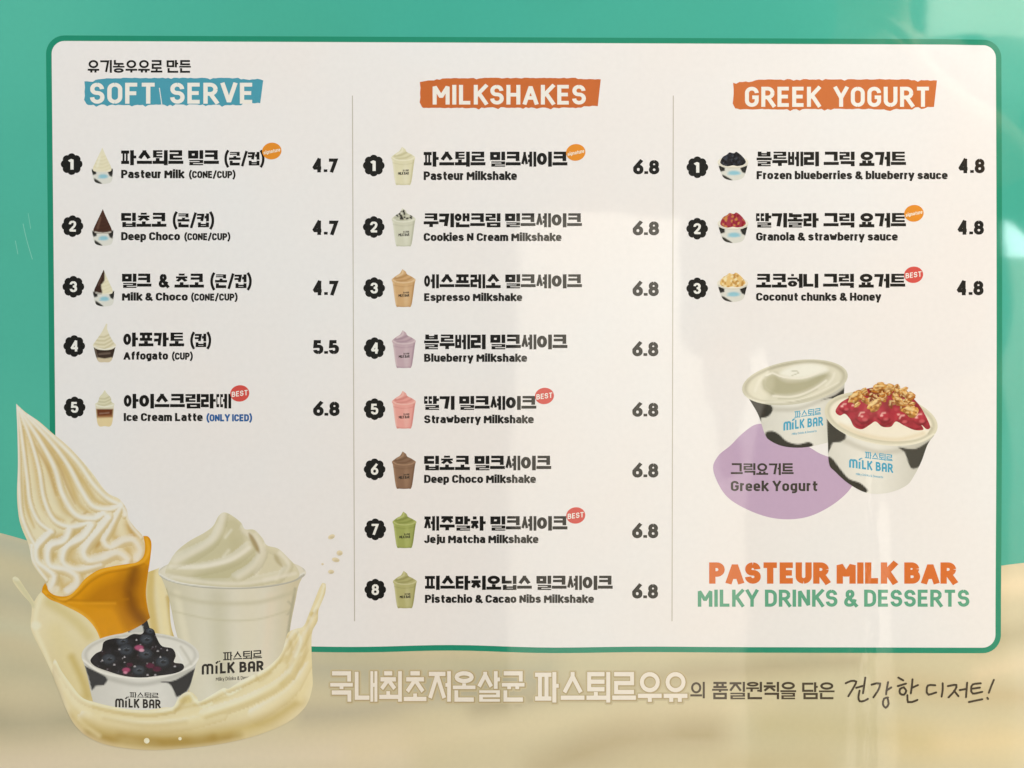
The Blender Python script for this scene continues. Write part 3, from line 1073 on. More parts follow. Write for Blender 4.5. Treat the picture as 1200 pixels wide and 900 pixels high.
def mini_cone(cx, y0, y1, parent, swirl, tip=None, label=None):
    h = y1 - y0
    cup_y = y0 + .60 * h
    p = Pic([(cx - 13, cup_y - 1, 0), (cx + 12.5, cup_y - 1, 0), (cx + 11, y1 - 3), (cx + 4, y1 + .3), (cx - 5, y1 - .2), (cx - 10, y1 - 4)], '#ddddd6', 1.0)
    cow_cup(p, cx - 12, cx + 12, cup_y, y1)
    o = p.build('cup_picture', parent, 6, label)
    q = Pic([(cx, y0, 0), (cx + 3.5, y0 + .2 * h), (cx + 7, y0 + .38 * h), (cx + 10.5, cup_y - 1), (cx + 8, cup_y + 3), (cx - 8, cup_y + 3), (cx - 11, cup_y - 1), (cx - 8, y0 + .40 * h), (cx - 4, y0 + .2 * h)], swirl[0], 1.0)
    for k in range(5):
        yy = y0 + h * (.16 + .10 * k)
        q.stroke([(cx - 10, yy + 3), (cx, yy + 4.5), (cx + 10, yy)], 1.2, swirl[1], 2.2, .4)
    q.stroke([(cx - 3, y0 + 10), (cx - 6, cup_y - 3)], 2, swirl[2], 3, .7)
    if tip:
        q.area([(cx - 1, y0 - 2), (cx - 14, cup_y + 4), (cx - 2, cup_y + 4), (cx - 3, y0 + .42 * h), (cx + 1, y0 + .3 * h)], tip, 1, 1.2)
        q.stroke([(cx - 3, y0 + 9), (cx - 6, y0 + 18)], 1.2, '#6b5348', 2, .6)
    q.stroke([(cx - 9, cup_y + 1.5), (cx, cup_y + 3), (cx + 9, cup_y + 1.5)], 1.6, '#e9e6da', 1.2, .7)
    q.build('swirl_picture', parent, 7)
    return o


def mini_shake(cx, y0, y1, parent, base, dark, light, crumbs=False, label=None, mark=True):
    h = y1 - y0
    ry = y0 + .27 * h
    p = Pic([(cx - 14, ry, 0), (cx - 6, ry - 2.6), (cx + 6, ry - 2.6), (cx + 14, ry, 0), (cx + 12.8, ry + .14 * h), (cx + 9.2, y1 - 2.2), (cx + 5, y1), (cx - 5, y1), (cx - 9.2, y1 - 2.2), (cx - 12.6, ry + .14 * h)], base, 1.0)
    p.stroke([(cx - 12.5, ry + 3), (cx - 9, y1 - 3)], 2.2, light, 2.2, .65)
    p.stroke([(cx + 12.5, ry + 3), (cx + 9, y1 - 3)], 2.0, dark, 2.2, .75)
    p.stroke([(cx - 12.4, ry + .15 * h), (cx, ry + .20 * h), (cx + 12.4, ry + .15 * h)], 1.0, dark, 1.2, .45)
    p.stroke([(cx - 9, y1 - 1), (cx, y1 + .4), (cx + 9, y1 - 1)], 1.6, dark, 1.6, .55)
    p.blob(cx + 3, ry + .45 * h, 3, 12, light, 1.0, .35)
    o = p.build('cup_picture', parent, 6, label)
    q = Pic([(cx - 1.5, y0, 0), (cx + 2.5, y0 + 3), (cx + 4, y0 + 6), (cx + 9, y0 + 8.5), (cx + 14, ry, 0), (cx + 12.5, ry + 3), (cx, ry + 5.2), (cx - 12.5, ry + 3), (cx - 14, ry, 0), (cx - 9, ry - 4), (cx - 4.5, y0 + 5)], base, .9)
    q.stroke([(cx - 10, ry - 1), (cx - 2, ry - 2.5), (cx + 5, y0 + 6)], 2.4, dark, 2.2, .75)
    q.stroke([(cx - 1, y0 + 1.5), (cx - 1, y0 + 5), (cx - 8, ry - 3)], 1.8, light, 1.6, .8)
    q.stroke([(cx - 8, ry + 2), (cx + 3, ry + 1), (cx + 9, y0 + 10)], 2.0, dark, 1.8, .65)
    if crumbs:
        r = random.Random(4)
        for _ in range(26):
            q.blob(cx + r.uniform(-9, 10), y0 + r.uniform(2.5, ry - y0 + 1), r.uniform(.7, 1.9), r.uniform(.6, 1.3), '#26221f', .5, .95, r.uniform(0, 3))
    q.stroke([(cx - 14, ry), (cx - 9, ry + 2.9), (cx, ry + 4.2), (cx + 9, ry + 2.9), (cx + 14, ry)], 1.3, light, .9, .9)
    q.build('swirl_picture', parent, 7)
    if mark:
        mb = MB()
        letters(mb, '파스퇴르', cx - .5, y0 + .60 * h, cx + 6.5, y0 + .645 * h, flat('#2a2723'), 8, wt_h=.2, slope=-.03)
        letters(mb, 'MILK BAR', cx - 6, y0 + .66 * h, cx + 6.8, y0 + .735 * h, flat('#2a2723'), 8, wt=.26, track=.06, slope=-.03)
        mb.build('cup_mark', parent)
    return o


def mini_affogato(cx, y0, y1, parent):
    h = y1 - y0
    ry = y0 + .60 * h
    p = Pic([(cx - 13, ry, 0), (cx + 13, ry, 0), (cx + 8, y1 - 1.5), (cx, y1 + .4), (cx - 8, y1 - 1.5)], '#3a2d25', 1.0)
    p.stroke([(cx - 8, y1 - 2.4), (cx, y1 - 1), (cx + 8, y1 - 2.4)], 5.5, '#d8c9ab', 1.6, .95)
    p.stroke([(cx - 11, ry + 3), (cx - 8, y1 - 4)], 1.4, '#7d6e60', 1.4, .7)
    p.stroke([(cx - 6, ry + 9), (cx + 6, ry + 8)], 2.2, '#77665a', 1.5, .7)
    o = p.build('cup_picture', parent, 6)
    q = Pic([(cx + 2, y0, 0), (cx + 3.4, y0 + 1), (cx + 3, y0 + 6), (cx + 6, y0 + 14), (cx + 10, y0 + 21), (cx + 13.5, ry - 1), (cx + 9, ry + 3.2), (cx, ry + 4.4), (cx - 9, ry + 3.2), (cx - 13.5, ry - 1), (cx - 10, y0 + 20), (cx - 5, y0 + 13), (cx - 1, y0 + 6)], '#e3dcc2', 1.0)
    for k in range(4):
        yy = y0 + h * (.22 + .10 * k)
        q.stroke([(cx - 11, yy + 5), (cx, yy + 6), (cx + 10, yy)], 1.8, '#c4b98e', 1.8, .75)
    q.stroke([(cx - 13, ry), (cx, ry + 3.6), (cx + 13, ry)], 1.3, '#efece2', 1, .9)
    q.build('swirl_picture', parent, 7)
    return o


def mini_latte(cx, y0, y1, parent):
    h = y1 - y0
    ry = y0 + .42 * h
    p = Pic([(cx - 11, ry, 0), (cx + 11, ry, 0), (cx + 8, y1 - 1.5), (cx, y1 + .3), (cx - 8, y1 - 1.5)], '#e2cfa0', 1.0)
    p.area([(cx - 10, ry + 4.5, 0), (cx + 10, ry + 4.5, 0), (cx + 9, ry + 14, 0), (cx - 9, ry + 14, 0)], '#6b3a22', 1, 2)
    p.stroke([(cx - 8, ry + 14), (cx + 8, ry + 13)], 2.4, '#a8764a', 3, .8)
    p.stroke([(cx - 6, ry + 10), (cx + 5, ry + 9)], 1.2, '#a98972', 1, .7)
    p.stroke([(cx - 10, ry + 2.4), (cx + 10, ry + 2.4)], 4, '#ded9c4', 1.2, .9)
    o = p.build('cup_picture', parent, 6)
    q = Pic([(cx, y0, 0), (cx + 2.5, y0 + 4), (cx + 7, y0 + 9), (cx + 8, y0 + 14), (cx + 11.5, ry - 1), (cx + 9, ry + 2), (cx, ry + 3), (cx - 9, ry + 2), (cx - 11.5, ry - 1), (cx - 8, y0 + 14), (cx - 6, y0 + 8), (cx - 2.5, y0 + 4)], '#dcd8bc', 1.0)
    for k in range(3):
        yy = y0 + h * (.13 + .09 * k)
        q.stroke([(cx - 8, yy + 4), (cx, yy + 5), (cx + 8, yy + 1)], 1.5, '#bdb78f', 1.6, .75)
    q.stroke([(cx - 11.5, ry - .5), (cx, ry + 2.4), (cx + 11.5, ry - .5)], 1.2, '#efede2', .9, .9)
    q.build('swirl_picture', parent, 7)
    return o


def mini_yogurt(cx, y0, y1, parent, top):
    h = y1 - y0
    ry = y0 + .40 * h
    p = Pic([(cx - 18, ry - 1, 0), (cx - 8, ry - 7), (cx + 8, ry - 7), (cx + 18, ry - 1, 0), (cx + 16, ry + 6), (cx + 12.5, y1 - 3.5), (cx + 5, y1), (cx - 4, y1), (cx - 11.5, y1 - 3.5), (cx - 16, ry + 6)], '#dadad2', 1.0)
    cow_cup(p, cx - 16, cx + 16, ry + 3, y1)
    o = p.build('cup_picture', parent, 6)
    q = Pic(ell(cx, ry - 1, 18.2, 7.4, 36), '#e4e0d2', .9, smooth=False)
    q.blob(cx, ry - 1.4, 15.6, 5.6, '#efe9da', .15)
    q.stroke([(cx - 17, ry + 1), (cx - 9, ry + 4.8), (cx, ry + 5.9), (cx + 9, ry + 4.8), (cx + 17, ry + 1)], 1.2, '#c9c6ba', 1, .8)
    q.build('cup_rim_picture', parent, 7)
    r = random.Random(11)
    t = Pic([(cx - 15, ry - 1), (cx - 12, y0 + 6), (cx - 7, y0 + 3), (cx - 4, y0 + .6), (cx + 1, y0 + 1.6), (cx + 4, y0), (cx + 10, y0 + 4.4), (cx + 15, ry - 2), (cx + 12, ry + 2), (cx + 5, ry + 3.4), (cx, ry + 2.6), (cx - 6, ry + 3.6), (cx - 12, ry + 2.2)], {'berry': '#26262c', 'red': '#a03848', 'coco': '#e2bf7c'}[top], .8)
    for _ in range(48):
        x, y = cx + r.uniform(-14, 14), y0 + r.uniform(1, ry - y0 + 3)
        c = {'berry': ('#3a3f4a', '#121216'), 'red': ('#c98a4a', '#8e1f2e'), 'coco': ('#f3e2b8', '#b98842')}[top][r.random() < .5]
        t.blob(x, y, r.uniform(1, 2.3), r.uniform(.8, 1.6), c, .6, .85, r.uniform(0, 3))
    t.build('topping_picture', parent, 8)
    return o


# ------------------------------------------------------------------ the list
def badge(n, cx, cy, parent):
    mb = MB()
    pts = []
    for i in range(96):
        a = 2 * math.pi * i / 96 + math.pi / 8
        r = 11.0 + 1.7 * abs(math.cos(4 * a)) ** .7
        pts.append((cx + r * math.cos(a), cy + r * math.sin(a)))
    mb.poly(pts, flat('#1b1b19'), 5)
    w = 3.3 if n == '1' else 4.3
    letters(mb, n, cx - w - (1 if n == '1' else 0), cy - 6.4, cx + w - (1 if n == '1' else 0), cy + 6.4, flat('#f2efe9'), 6, wt=.24)
    mb.build('number_badge', parent)


def tag(kind, cx, cy, parent):
    mb = MB()
    if kind == 'BEST':
        mb.poly(ell(cx, cy, 11.2, 9.6, 40, -.15), flat('#d3524b'), 8)
        letters(mb, 'BEST', cx - 9.4, cy - 3.0, cx + 9.2, cy + 3.2, flat('#f6efe8'), 9, wt=.2, track=.12, slope=-.13)
    else:
        mb.poly(ell(cx, cy, 11.4, 9.8, 40, -.15), flat('#e3902c'), 8)
        letters(mb, 'signature', cx - 9.6, cy - 1.9, cx + 9.8, cy + 2.2, flat('#f8efe0'), 9, wt=.2, track=.10, slope=-.20)
    mb.build('round_tag', parent)


def line_(num, bad, names, trans, price, pic, tg=None, label=None):
    """names/trans: list of (text, x0, y0, x1, y1[, colour])"""
    mb = MB()
    for s, xa, ya, xb, yb in names:
        if '(' in s:
            letters(mb, s, xa, ya + .5, xb, yb, flat(BLACK), 6, wt=.25, wt_h=.25, track=.03, hsp=.05)
        else:
            letters(mb, s, xa, ya, xb, yb, flat(BLACK), 6, wt=.28, wt_h=.25, hsp=.035)
    root = mb.build('menu_line', poster, label)
    for s, xa, ya, xb, yb, *c in trans:
        lettering('translation_lettering', s, (xa, ya, xb, yb), c[0] if c else '#1e1e1b', root, 6, wt=.30 if '(' not in s else .31, track=.045)
    s, xa, ya, xb, yb = price
    lettering('price', s, (xa, ya, xb, yb), '#1c1c1a', root, 6, wt=.31, track=.05)
    badge(num, *bad, root)
    pic(root)
    if tg:
        tag(*tg, root)
    return root


MILK = ('#e6e0c4', '#cdc598', '#f0ecda')
CHO = ('#4a2f25', '#38221a', '#7a5a4a')
line_('1', (84, 192.3), [('파스퇴르 밀크', 142, 176, 256.6, 193.3), ('(콘/컵)', 263, 177.5, 310, 193.6)],
      [('Pasteur Milk', 142, 199, 216.7, 208.8), ('(CONE/CUP)', 221.5, 200.3, 276, 208.8)], ('4.7', 366, 185.7, 396.5, 202),
      lambda r: mini_cone(120, 173, 215, r, MILK), ('signature', 318.5, 177))
line_('2', (85, 265), [('딥초코', 142, 249.3, 195, 265.8), ('(콘/컵)', 202.5, 249.6, 251, 266)],
      [('Deep Choco', 142, 272, 211, 281.6), ('(CONE/CUP)', 216, 273.2, 270, 281.6)], ('4.7', 366, 258.5, 397, 275.3),
      lambda r: mini_cone(120.5, 245, 287.5, r, CHO, None))
line_('3', (86, 336), [('밀크', 143, 320.6, 177.5, 337), ('&', 186, 321, 199, 337), ('초코', 204.5, 320.6, 239, 337), ('(콘/컵)', 246.5, 321, 295, 337.3)],
      [('Milk & Choco', 143, 343, 220, 352.3), ('(CONE/CUP)', 224, 344, 278.5, 352.4)], ('4.7', 366.5, 329, 397, 346),
      lambda r: mini_cone(121.5, 316, 358.6, r, MILK, '#3d2820'))
line_('4', (87, 405.5), [('아포카토', 144.5, 389.7, 215.8, 405.8), ('(컵)', 223, 390.5, 247.5, 406.4)],
      [('Affogato', 144.5, 412, 197, 421.5), ('(CUP)', 201.5, 413.2, 226, 421.6)], ('5.5', 367, 398.5, 397.3, 415),
      lambda r: mini_affogato(122.5, 379, 424, r))
line_('5', (87.5, 477.4), [('아이스크림라떼', 145, 461.5, 271, 478.3)],
      [('Ice Cream Latte', 145, 484, 237.6, 493.5), ('(ONLY ICED)', 242, 485.4, 295.5, 493.8, '#2f62a0')], ('6.8', 367, 470.7, 398, 487.5),
      lambda r: mini_latte(122.8, 457, 499, r), ('BEST', 281, 461))

line_('1', (438, 194), [('파스퇴르 밀크셰이크', 496.5, 177.7, 665, 195)], [('Pasteur Milkshake', 496.5, 200.8, 605.7, 211)], ('6.8', 742, 187.5, 772.6, 204.3),
      lambda r: mini_shake(472.5, 172, 216.6, r, '#dcd8b8', '#bdb78e', '#ebe8d4'), ('signature', 674.7, 178.6))
line_('2', (438, 266), [('쿠키앤크림 밀크셰이크', 496.5, 249.9, 682, 266)], [('Cookies N Cream Milkshake', 496.5, 273, 658, 282.5)], ('6.8', 741.5, 259.4, 772.4, 275.8),
      lambda r: mini_shake(473, 244, 288.5, r, '#cfd0bd', '#a9aa96', '#e2e3d6', True))
line_('3', (438.5, 337.6), [('에스프레소 밀크셰이크', 497, 321.4, 682, 337.6)], [('Espresso Milkshake', 497, 343.6, 612, 352.8)], ('6.8', 741.3, 330, 772, 347),
      lambda r: mini_shake(473, 315.4, 359.5, r, '#cfa878', '#a87e4c', '#e2c8a2'))
line_('4', (439, 408), [('블루베리 밀크셰이크', 497, 392, 665, 409)], [('Blueberry Milkshake', 497, 414.6, 617.7, 424)], ('6.8', 741, 400.7, 771.6, 417.5),
      lambda r: mini_shake(473.3, 387, 431, r, '#c2a9b2', '#9d8391', '#dac9cd'))
line_('5', (439, 479.5), [('딸기 밀크셰이크', 497, 464, 628.5, 480)], [('Strawberry Milkshake', 497, 486.5, 625.5, 496)], ('6.8', 741, 472, 771.6, 488.4),
      lambda r: mini_shake(473.3, 458, 502, r, '#e6a49c', '#cb7a76', '#f2c2b8'), ('BEST', 638, 464))
line_('6', (439, 550), [('딥초코 밀크셰이크', 497, 534, 646, 550.8)], [('Deep Choco Milkshake', 497, 556.5, 628, 566)], ('6.8', 741, 543, 771.6, 559.6),
      lambda r: mini_shake(473.3, 529, 572.6, r, '#8a6c56', '#6b503c', '#ab8c70'))
line_('7', (439.8, 620.3), [('제주말차 밀크셰이크', 497, 604.8, 665, 621.5)], [('Jeju Matcha Milkshake', 497, 627, 631, 636.5)], ('6.8', 740.8, 613.6, 771.4, 630.7),
      lambda r: mini_shake(474, 599.5, 642, r, '#9fa860', '#7b8540', '#c0c783'), ('BEST', 674.7, 604))
line_('8', (439.8, 691), [('피스타치오닙스 밀크셰이크', 498, 674.6, 718, 691)], [('Pistachio & Cacao Nibs Milkshake', 498, 697, 696, 706.5)], ('6.8', 740.8, 684.5, 771.2, 701.4),
      lambda r: mini_shake(474.5, 669, 712.5, r, '#b4b17a', '#8d8c58', '#cfcda4'))

line_('1', (817.2, 196), [('블루베리 그릭 요거트', 886.6, 177.7, 1061.7, 194.5)], [('Frozen blueberries & blueberry sauce', 886.6, 200.5, 1110.5, 210)], ('4.8', 1123, 186, 1154, 203),
      lambda r: mini_yogurt(859, 178, 211, r, 'berry'))
line_('2', (817, 268), [('딸기놀라 그릭 요거트', 886, 249.6, 1061.7, 266.3)], [('Granola & strawberry sauce', 886, 272.4, 1052, 282)], ('4.8', 1122, 258.4, 1153, 275),
      lambda r: mini_yogurt(859, 249, 284.4, r, 'red'), ('signature', 1071, 250))
line_('3', (817, 338), [('코코허니 그릭 요거트', 886, 320.8, 1060.8, 337)], [('Coconut chunks & Honey', 886, 343, 1033, 352.5)], ('4.8', 1121, 329, 1152.6, 346),
      lambda r: mini_yogurt(858.5, 319.5, 353.4, r, 'coco'), ('BEST', 1070.6, 322))


# ------------------------------------------------------------------ logo on the cups
def cup_logo(parent, box1, box2, box3, h, layer, slope, small=True):
    mb = MB()
    m = flat(h)
    letters(mb, '파스퇴르', *box1, m, layer, wt_h=.15, slope=slope, hsp=.06)
    x0, y0, x1, y1 = box2
    w = x1 - x0
    cx = (x0 + x1) / 2
    hgt = y1 - y0

    def part(s, u0, u1, dy=0, top=0):
        off = slope * (x0 + (u0 + u1) / 2 * w - cx)
        letters(mb, s, x0 + u0 * w, y0 + off + top, x0 + u1 * w, y1 + off + dy, m, layer, wt=.27, track=.10, slope=slope)
    # the first letter is a lower-case arch as tall as the capitals
    arch = []
    t = hgt * .21
    for pts in ([(0, hgt), (0, hgt * .12, 2.5), (.075 * w, hgt * .12, 2.5), (.075 * w, hgt)], [(.075 * w, hgt * .12, 0), (.15 * w, hgt * .12, 2.5), (.15 * w, hgt)]):
        arch += ribbon(fillet(pts), t / 2)
    arch = [[(x0 + t / 2 + a, y0 + b + slope * (x0 + a - cx)) for a, b in q] for q in arch]
    # the i carries a splash of drops instead of a dot
    ix = x0 + .235 * w
    for (dx, dy, rr) in ((0, -.02, .10), (.020, -.12, .085), (.05, -.17, .07)):
        arch.append(ell(ix + dx * w, y0 + dy * hgt + slope * (ix - cx), rr * hgt, rr * hgt, 10))
    arch.append([(ix - t / 2, y0 + .22 * hgt + slope * (ix - cx)), (ix + t / 2, y0 + .22 * hgt + slope * (ix - cx)), (ix + t / 2, y1 + slope * (ix - cx)), (ix - t / 2, y1 + slope * (ix - cx))])
    v, f = union(arch)
    mb.add(v, f, m, layer)
    part('LK', .29, .53)
    part('BαR', .60, 1.0)
    if small:
        letters(mb, 'Milky Drinks & Desserts', *box3, m, layer, wt=.17, slope=slope)
    return mb.build('cup_logo', parent)


# ------------------------------------------------------------------ Greek yogurt picture
blobp = Pic([(836, 552), (841, 535), (856, 522), (870, 508), (887, 497), (905, 500), (925, 512), (945, 522), (962, 532), (985, 541), (999, 556), (997, 572), (975, 592), (945, 606), (912, 608), (880, 599), (851, 581)], '#bfa6c4', 3)
pb = blobp.build('lilac_blob', poster, 4)
lettering('blob_lettering', '그릭요거트', (856.4, 542.8, 930, 556.5), '#3d3a36', pb, 5, wt_h=.19, hsp=.06)
lettering('blob_lettering', 'Greek Yogurt', (856.4, 563.5, 958, 575.5), '#3d3a36', pb, 5, wt=.24, track=.10)


def ring(cx, cy, rx, ry, rot, y_extra=()):
    return ell(cx, cy, rx, ry, 60, rot)


# plain cup
cA = Pic([(873, 460, 0), (990, 446, 0), (988, 470), (982, 495), (975, 515), (960, 521), (940, 524.5), (918, 523), (902, 516), (896, 508), (888, 485)], '#e3e2da', 1.5)
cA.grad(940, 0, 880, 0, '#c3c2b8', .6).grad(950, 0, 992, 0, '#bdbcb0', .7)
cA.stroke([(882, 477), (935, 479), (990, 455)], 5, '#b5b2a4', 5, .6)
cA.area([(874, 466, 0), (903, 474.5), (904, 484), (898, 489), (892, 490), (891, 496), (886, 490)], '#302f2c', 1, 1.2)
cA.area([(962, 469), (978, 463), (993, 452, 0), (990, 470, 0), (981, 468), (972, 467)], '#3b3b38', 1, 1.4)
cA.area([(897, 507), (905, 505), (913, 509), (922, 517), (935, 520.5), (948, 518), (953, 522), (940, 527), (910, 524), (899, 515)], '#33322f', 1, 1.2)
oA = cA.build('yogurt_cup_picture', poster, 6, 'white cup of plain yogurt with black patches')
rA = Pic(ring(931.5, 448, 62.5, 25.5, -.15), '#d3d0bd', 1.3, smooth=False)
rA.blob(931.5, 447.4, 59.5, 23.2, '#bab69f', .05, 1, -.15)
rA.blob(931, 448.5, 56.5, 21.0, '#dcd9c6', .12, 1, -.15)
rA.stroke([(872, 468), (895, 474), (940, 471), (985, 450), (993, 438)], 2.4, '#c8c5b2', 1.6, .9)
rA.stroke([(872, 464), (893, 471), (938, 468), (983, 448)], 1.2, '#e8e5d8', 1, .8)
rA.area([(894, 452), (898, 440), (908, 438), (922, 446), (945, 444), (962, 436), (972, 440), (958, 452), (938, 461), (918, 464), (902, 461)], '#adaa8c', .9, 8)
rA.area([(914, 438), (926, 430), (945, 426), (963, 428), (970, 434), (955, 440), (932, 443)], '#f1eee3', .95, 5)
rA.stroke([(898, 440), (905, 437), (918, 442), (940, 443), (958, 437), (966, 431)], 2.0, '#eeebdf', 1.6, .9)
rA.stroke([(895, 446), (896, 455), (906, 462)], 2.6, '#b1ae92', 3, .8)
rA.stroke([(906, 464), (928, 465), (950, 458), (968, 446)], 2.4, '#eae7da', 2, .85)
rA.stroke([(912, 467), (935, 466), (958, 456)], 1.4, '#b9b69c', 1.6, .7)
rA.stroke([(928, 440), (936, 437), (934, 434.5), (928, 435)], 1.0, '#b3b096', 1.2, .8)
rA.stroke([(885, 458), (890, 446), (900, 436)], 3, '#e6e3d4', 3, .7)
rA.stroke([(978, 437), (975, 445), (968, 452)], 2.4, '#e9e6d8', 2.4, .7)
rA.build('yogurt_surface', oA, 7)
cup_logo(oA, (931, 480, 962, 488), (918, 491, 965, 501.5), (928, 505.5, 957, 508), '#4aa5c6', 8, -.13)

# strawberry and granola cup
cB = Pic([(968, 490, 0), (1095, 510, 0), (1087, 521), (1080, 540), (1072, 556), (1062, 569), (1040, 577.5), (1016, 577.5), (995, 567), (979, 553), (971.5, 543), (970, 515)], '#e5e4dc', 1.5)
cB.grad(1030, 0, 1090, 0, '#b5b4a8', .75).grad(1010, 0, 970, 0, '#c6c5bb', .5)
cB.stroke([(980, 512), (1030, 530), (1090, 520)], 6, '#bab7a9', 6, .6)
cB.area([(969, 490, 0), (982, 502), (991, 509), (990, 515), (985, 518), (976, 519), (973, 526), (970, 532, 0)], '#3c3b38', 1, 1.2)
cB.area([(1053, 524), (1072, 526), (1090, 516, 0), (1081, 542), (1073, 549), (1067, 548), (1063, 538), (1060, 530)], '#42413d', 1, 1.2)
cB.area([(970, 535), (976, 538), (985, 550), (995, 561), (1008, 566), (1017, 575), (1010, 578), (993, 568), (978, 554), (970, 545)], '#34332f', 1, 1.2)
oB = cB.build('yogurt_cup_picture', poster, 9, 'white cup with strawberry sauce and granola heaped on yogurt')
rB = Pic(ring(1032.5, 490.5, 67, 30.5, .17), '#d9d5c0', 1.3, smooth=False)
rB.blob(1032.5, 489.8, 63.5, 27.6, '#c6c2ab', .05, 1, .17)
rB.blob(1032, 490.5, 60.5, 25, '#ece6d6', .08, 1, .17)
rB.stroke([(972, 496), (990, 509), (1030, 521), (1070, 520), (1094, 509)], 2.2, '#e9e6d6', 1.4, .9)
rB.stroke([(970, 494), (986, 512), (1030, 525), (1075, 523), (1096, 510)], 1.6, '#b4b09a', 1.4, .8)
rB.stroke([(985, 497), (1010, 509), (1050, 515), (1082, 508)], 4, '#ddcfae', 5, .6)
rB.blob(995, 490, 12, 7, '#f3efe4', .8, .8)
rB.stroke([(1086, 497), (1092, 502), (1088, 508)], 1.5, '#a8a28a', 1.5, .7)
rB.build('yogurt_surface', oB, 10)
jam = Pic([(979, 482), (984, 473), (993, 467), (1004, 462), (1014, 456), (1038, 453), (1060, 459), (1075, 472), (1084, 486), (1090, 500), (1086, 503), (1080, 498), (1082, 503.5), (1072, 504), (1060, 499), (1050, 494), (1044, 500), (1034, 500), (1026, 494), (1019, 498), (1010, 503), (1001, 500), (996, 491), (990, 485), (984, 487)], '#a72a3c', 1.1)
jam.noise(7, '#7a1526', .6, .4, .75, 3)
jam.noise(5, '#cf5660', .45, .55, .85, 8)
for x, y, r in ((1012, 490, 6.5), (1035, 489, 6), (1055, 488, 7), (1076, 492, 7), (1001, 477, 5), (988, 478, 5)):
    jam.blob(x, y, r, r * .85, '#b93243', .5, .8)
    jam.blob(x + 2, y + 3, r * .7, r * .5, '#7d1727', .8, .6)
    jam.blob(x - r * .3, y - r * .35, 1.8, 1.1, '#efb3b0', .6, .9)
for x, y, r in ((1011, 488, 8), (1036, 488, 7), (1058, 491, 7), (1078, 490, 8), (990, 477, 6)):
    jam.stroke([(x - r, y + r * .4), (x - r * .1, y + r * 1.0), (x + r * .9, y + r * .5)], 2.0, '#641020', 3, .7)
    jam.stroke([(x - r * .55, y - r * .1), (x - r * .3, y - r * .55), (x + r * .2, y - r * .6)], 1.5, '#f0bdb6', 1.4, .85)
    jam.blob(x + r * .3, y + r * .45, r * .4, r * .25, '#d4626a', .9, .7)
for pts in ([(1002, 497), (1010, 501), (1018, 497)], [(1030, 498), (1038, 499), (1046, 494)], [(1062, 500), (1072, 503), (1080, 501)]):
    jam.stroke(pts, 1.6, '#6c1020', 1.8, .7)
jam.build('strawberry_sauce', oB, 11)


def merge(name, pics, parent, layer, step=.2):
    """several small printed shapes of one topping as one part"""
    V, F, C = [], [], []
    for k, p in enumerate(pics):
        n = len(V)
        V += [P(x, y, layer + step * k) for x, y in p.v]
        for f in p.f:
            (x0, y0), (x1, y1), (x2, y2) = p.v[f[0]], p.v[f[1]], p.v[f[2]]
            a = (x1 - x0) * (y2 - y0) - (x2 - x0) * (y1 - y0)
            F.append([n + q for q in (f if a < 0 else f[::-1])])
        C.append(p.c)
    C = np.vstack(C)
    me = bpy.data.meshes.new(name)
    me.from_pydata(V, [], F)
    at = me.color_attributes.new('Col', 'FLOAT_COLOR', 'POINT')
    at.data.foreach_set('color', np.hstack([C, np.ones((len(C), 1))]).astype(np.float32).ravel())
    me.materials.append(painted())
    me.update()
    return link(name, me, parent)


r_ = random.Random(21)


def flake(x, y, rx, ry, a, c):
    pts = []
    for k in range(13):
        t = 2 * math.pi * k / 13
        q = r_.uniform(.78, 1.15)
        u, w = rx * q * math.cos(t), ry * q * math.sin(t)
        pts.append((x + u * math.cos(a) - w * math.sin(a), y + u * math.sin(a) + w * math.cos(a)))
    p = Pic(pts, c, .8)
    p.noise(2.6, '#8a4c1c', .75, .42, .72, r_.randrange(99))
    p.noise(2.2, '#f0cf90', .8, .55, .8, r_.randrange(99))
    ca, sa = math.cos(a), math.sin(a)
    p.stroke([(x - rx * .7 * ca, y - rx * .7 * sa), (x + rx * .15 * sa, y - ry * .15 * ca), (x + rx * .7 * ca, y + rx * .7 * sa)], .7, '#7a3d14', .9, .8)
    p.blob(x - ry * .2, y - ry * .45, rx * .55, ry * .3, '#f2d79e', .8, .7, a)
    p.blob(x + ry * .2, y + ry * .9, rx * .9, ry * .4, '#6d3310', .8, .55, a)
    return p


gr = []
for _ in range(30):                                   # dark gaps and crumbs first
    x = r_.uniform(1012, 1074)
    top = 452 + .010 * (x - 1036) ** 2
    gr.append(flake(x, r_.uniform(top, top + 22), r_.uniform(3, 5.6), r_.uniform(1.8, 3.2), r_.uniform(0, 3), r_.choice(['#7c3118', '#8e3a1c', '#6a2418', '#a2552a'])))
for _ in range(30):
    x = r_.uniform(1003, 1075)
    top = 450 + .011 * (x - 1036) ** 2
    gr.append(flake(x, r_.uniform(top, top + 20), r_.uniform(4.2, 7.0), r_.uniform(2.3, 3.8), r_.uniform(-.8, .8), r_.choice(['#c98b42', '#d39a4e', '#b9742f', '#c5802f'])))
for x, y, rx, ry, a in ((1002, 466, 9, 6.4, -.4), (1025, 475, 9.5, 6.5, -.55), (1067, 482, 10.5, 7, .25), (1031, 454, 8, 4.2, -.1), (1043, 453, 5.5, 4, .5), (1052, 468, 6, 3.4, .5), (1012, 458, 5, 3.4, -.6), (1060, 462, 6, 3, .9)):
    gr.append(flake(x, y, rx, ry, a, '#d39b4c'))
merge('granola', gr, oB, 12)
cup_logo(oB, (1013.5, 531, 1046, 539), (995, 540.5, 1047, 551), (1003, 556, 1035, 558.6), '#4aa5c6', 10, .12)

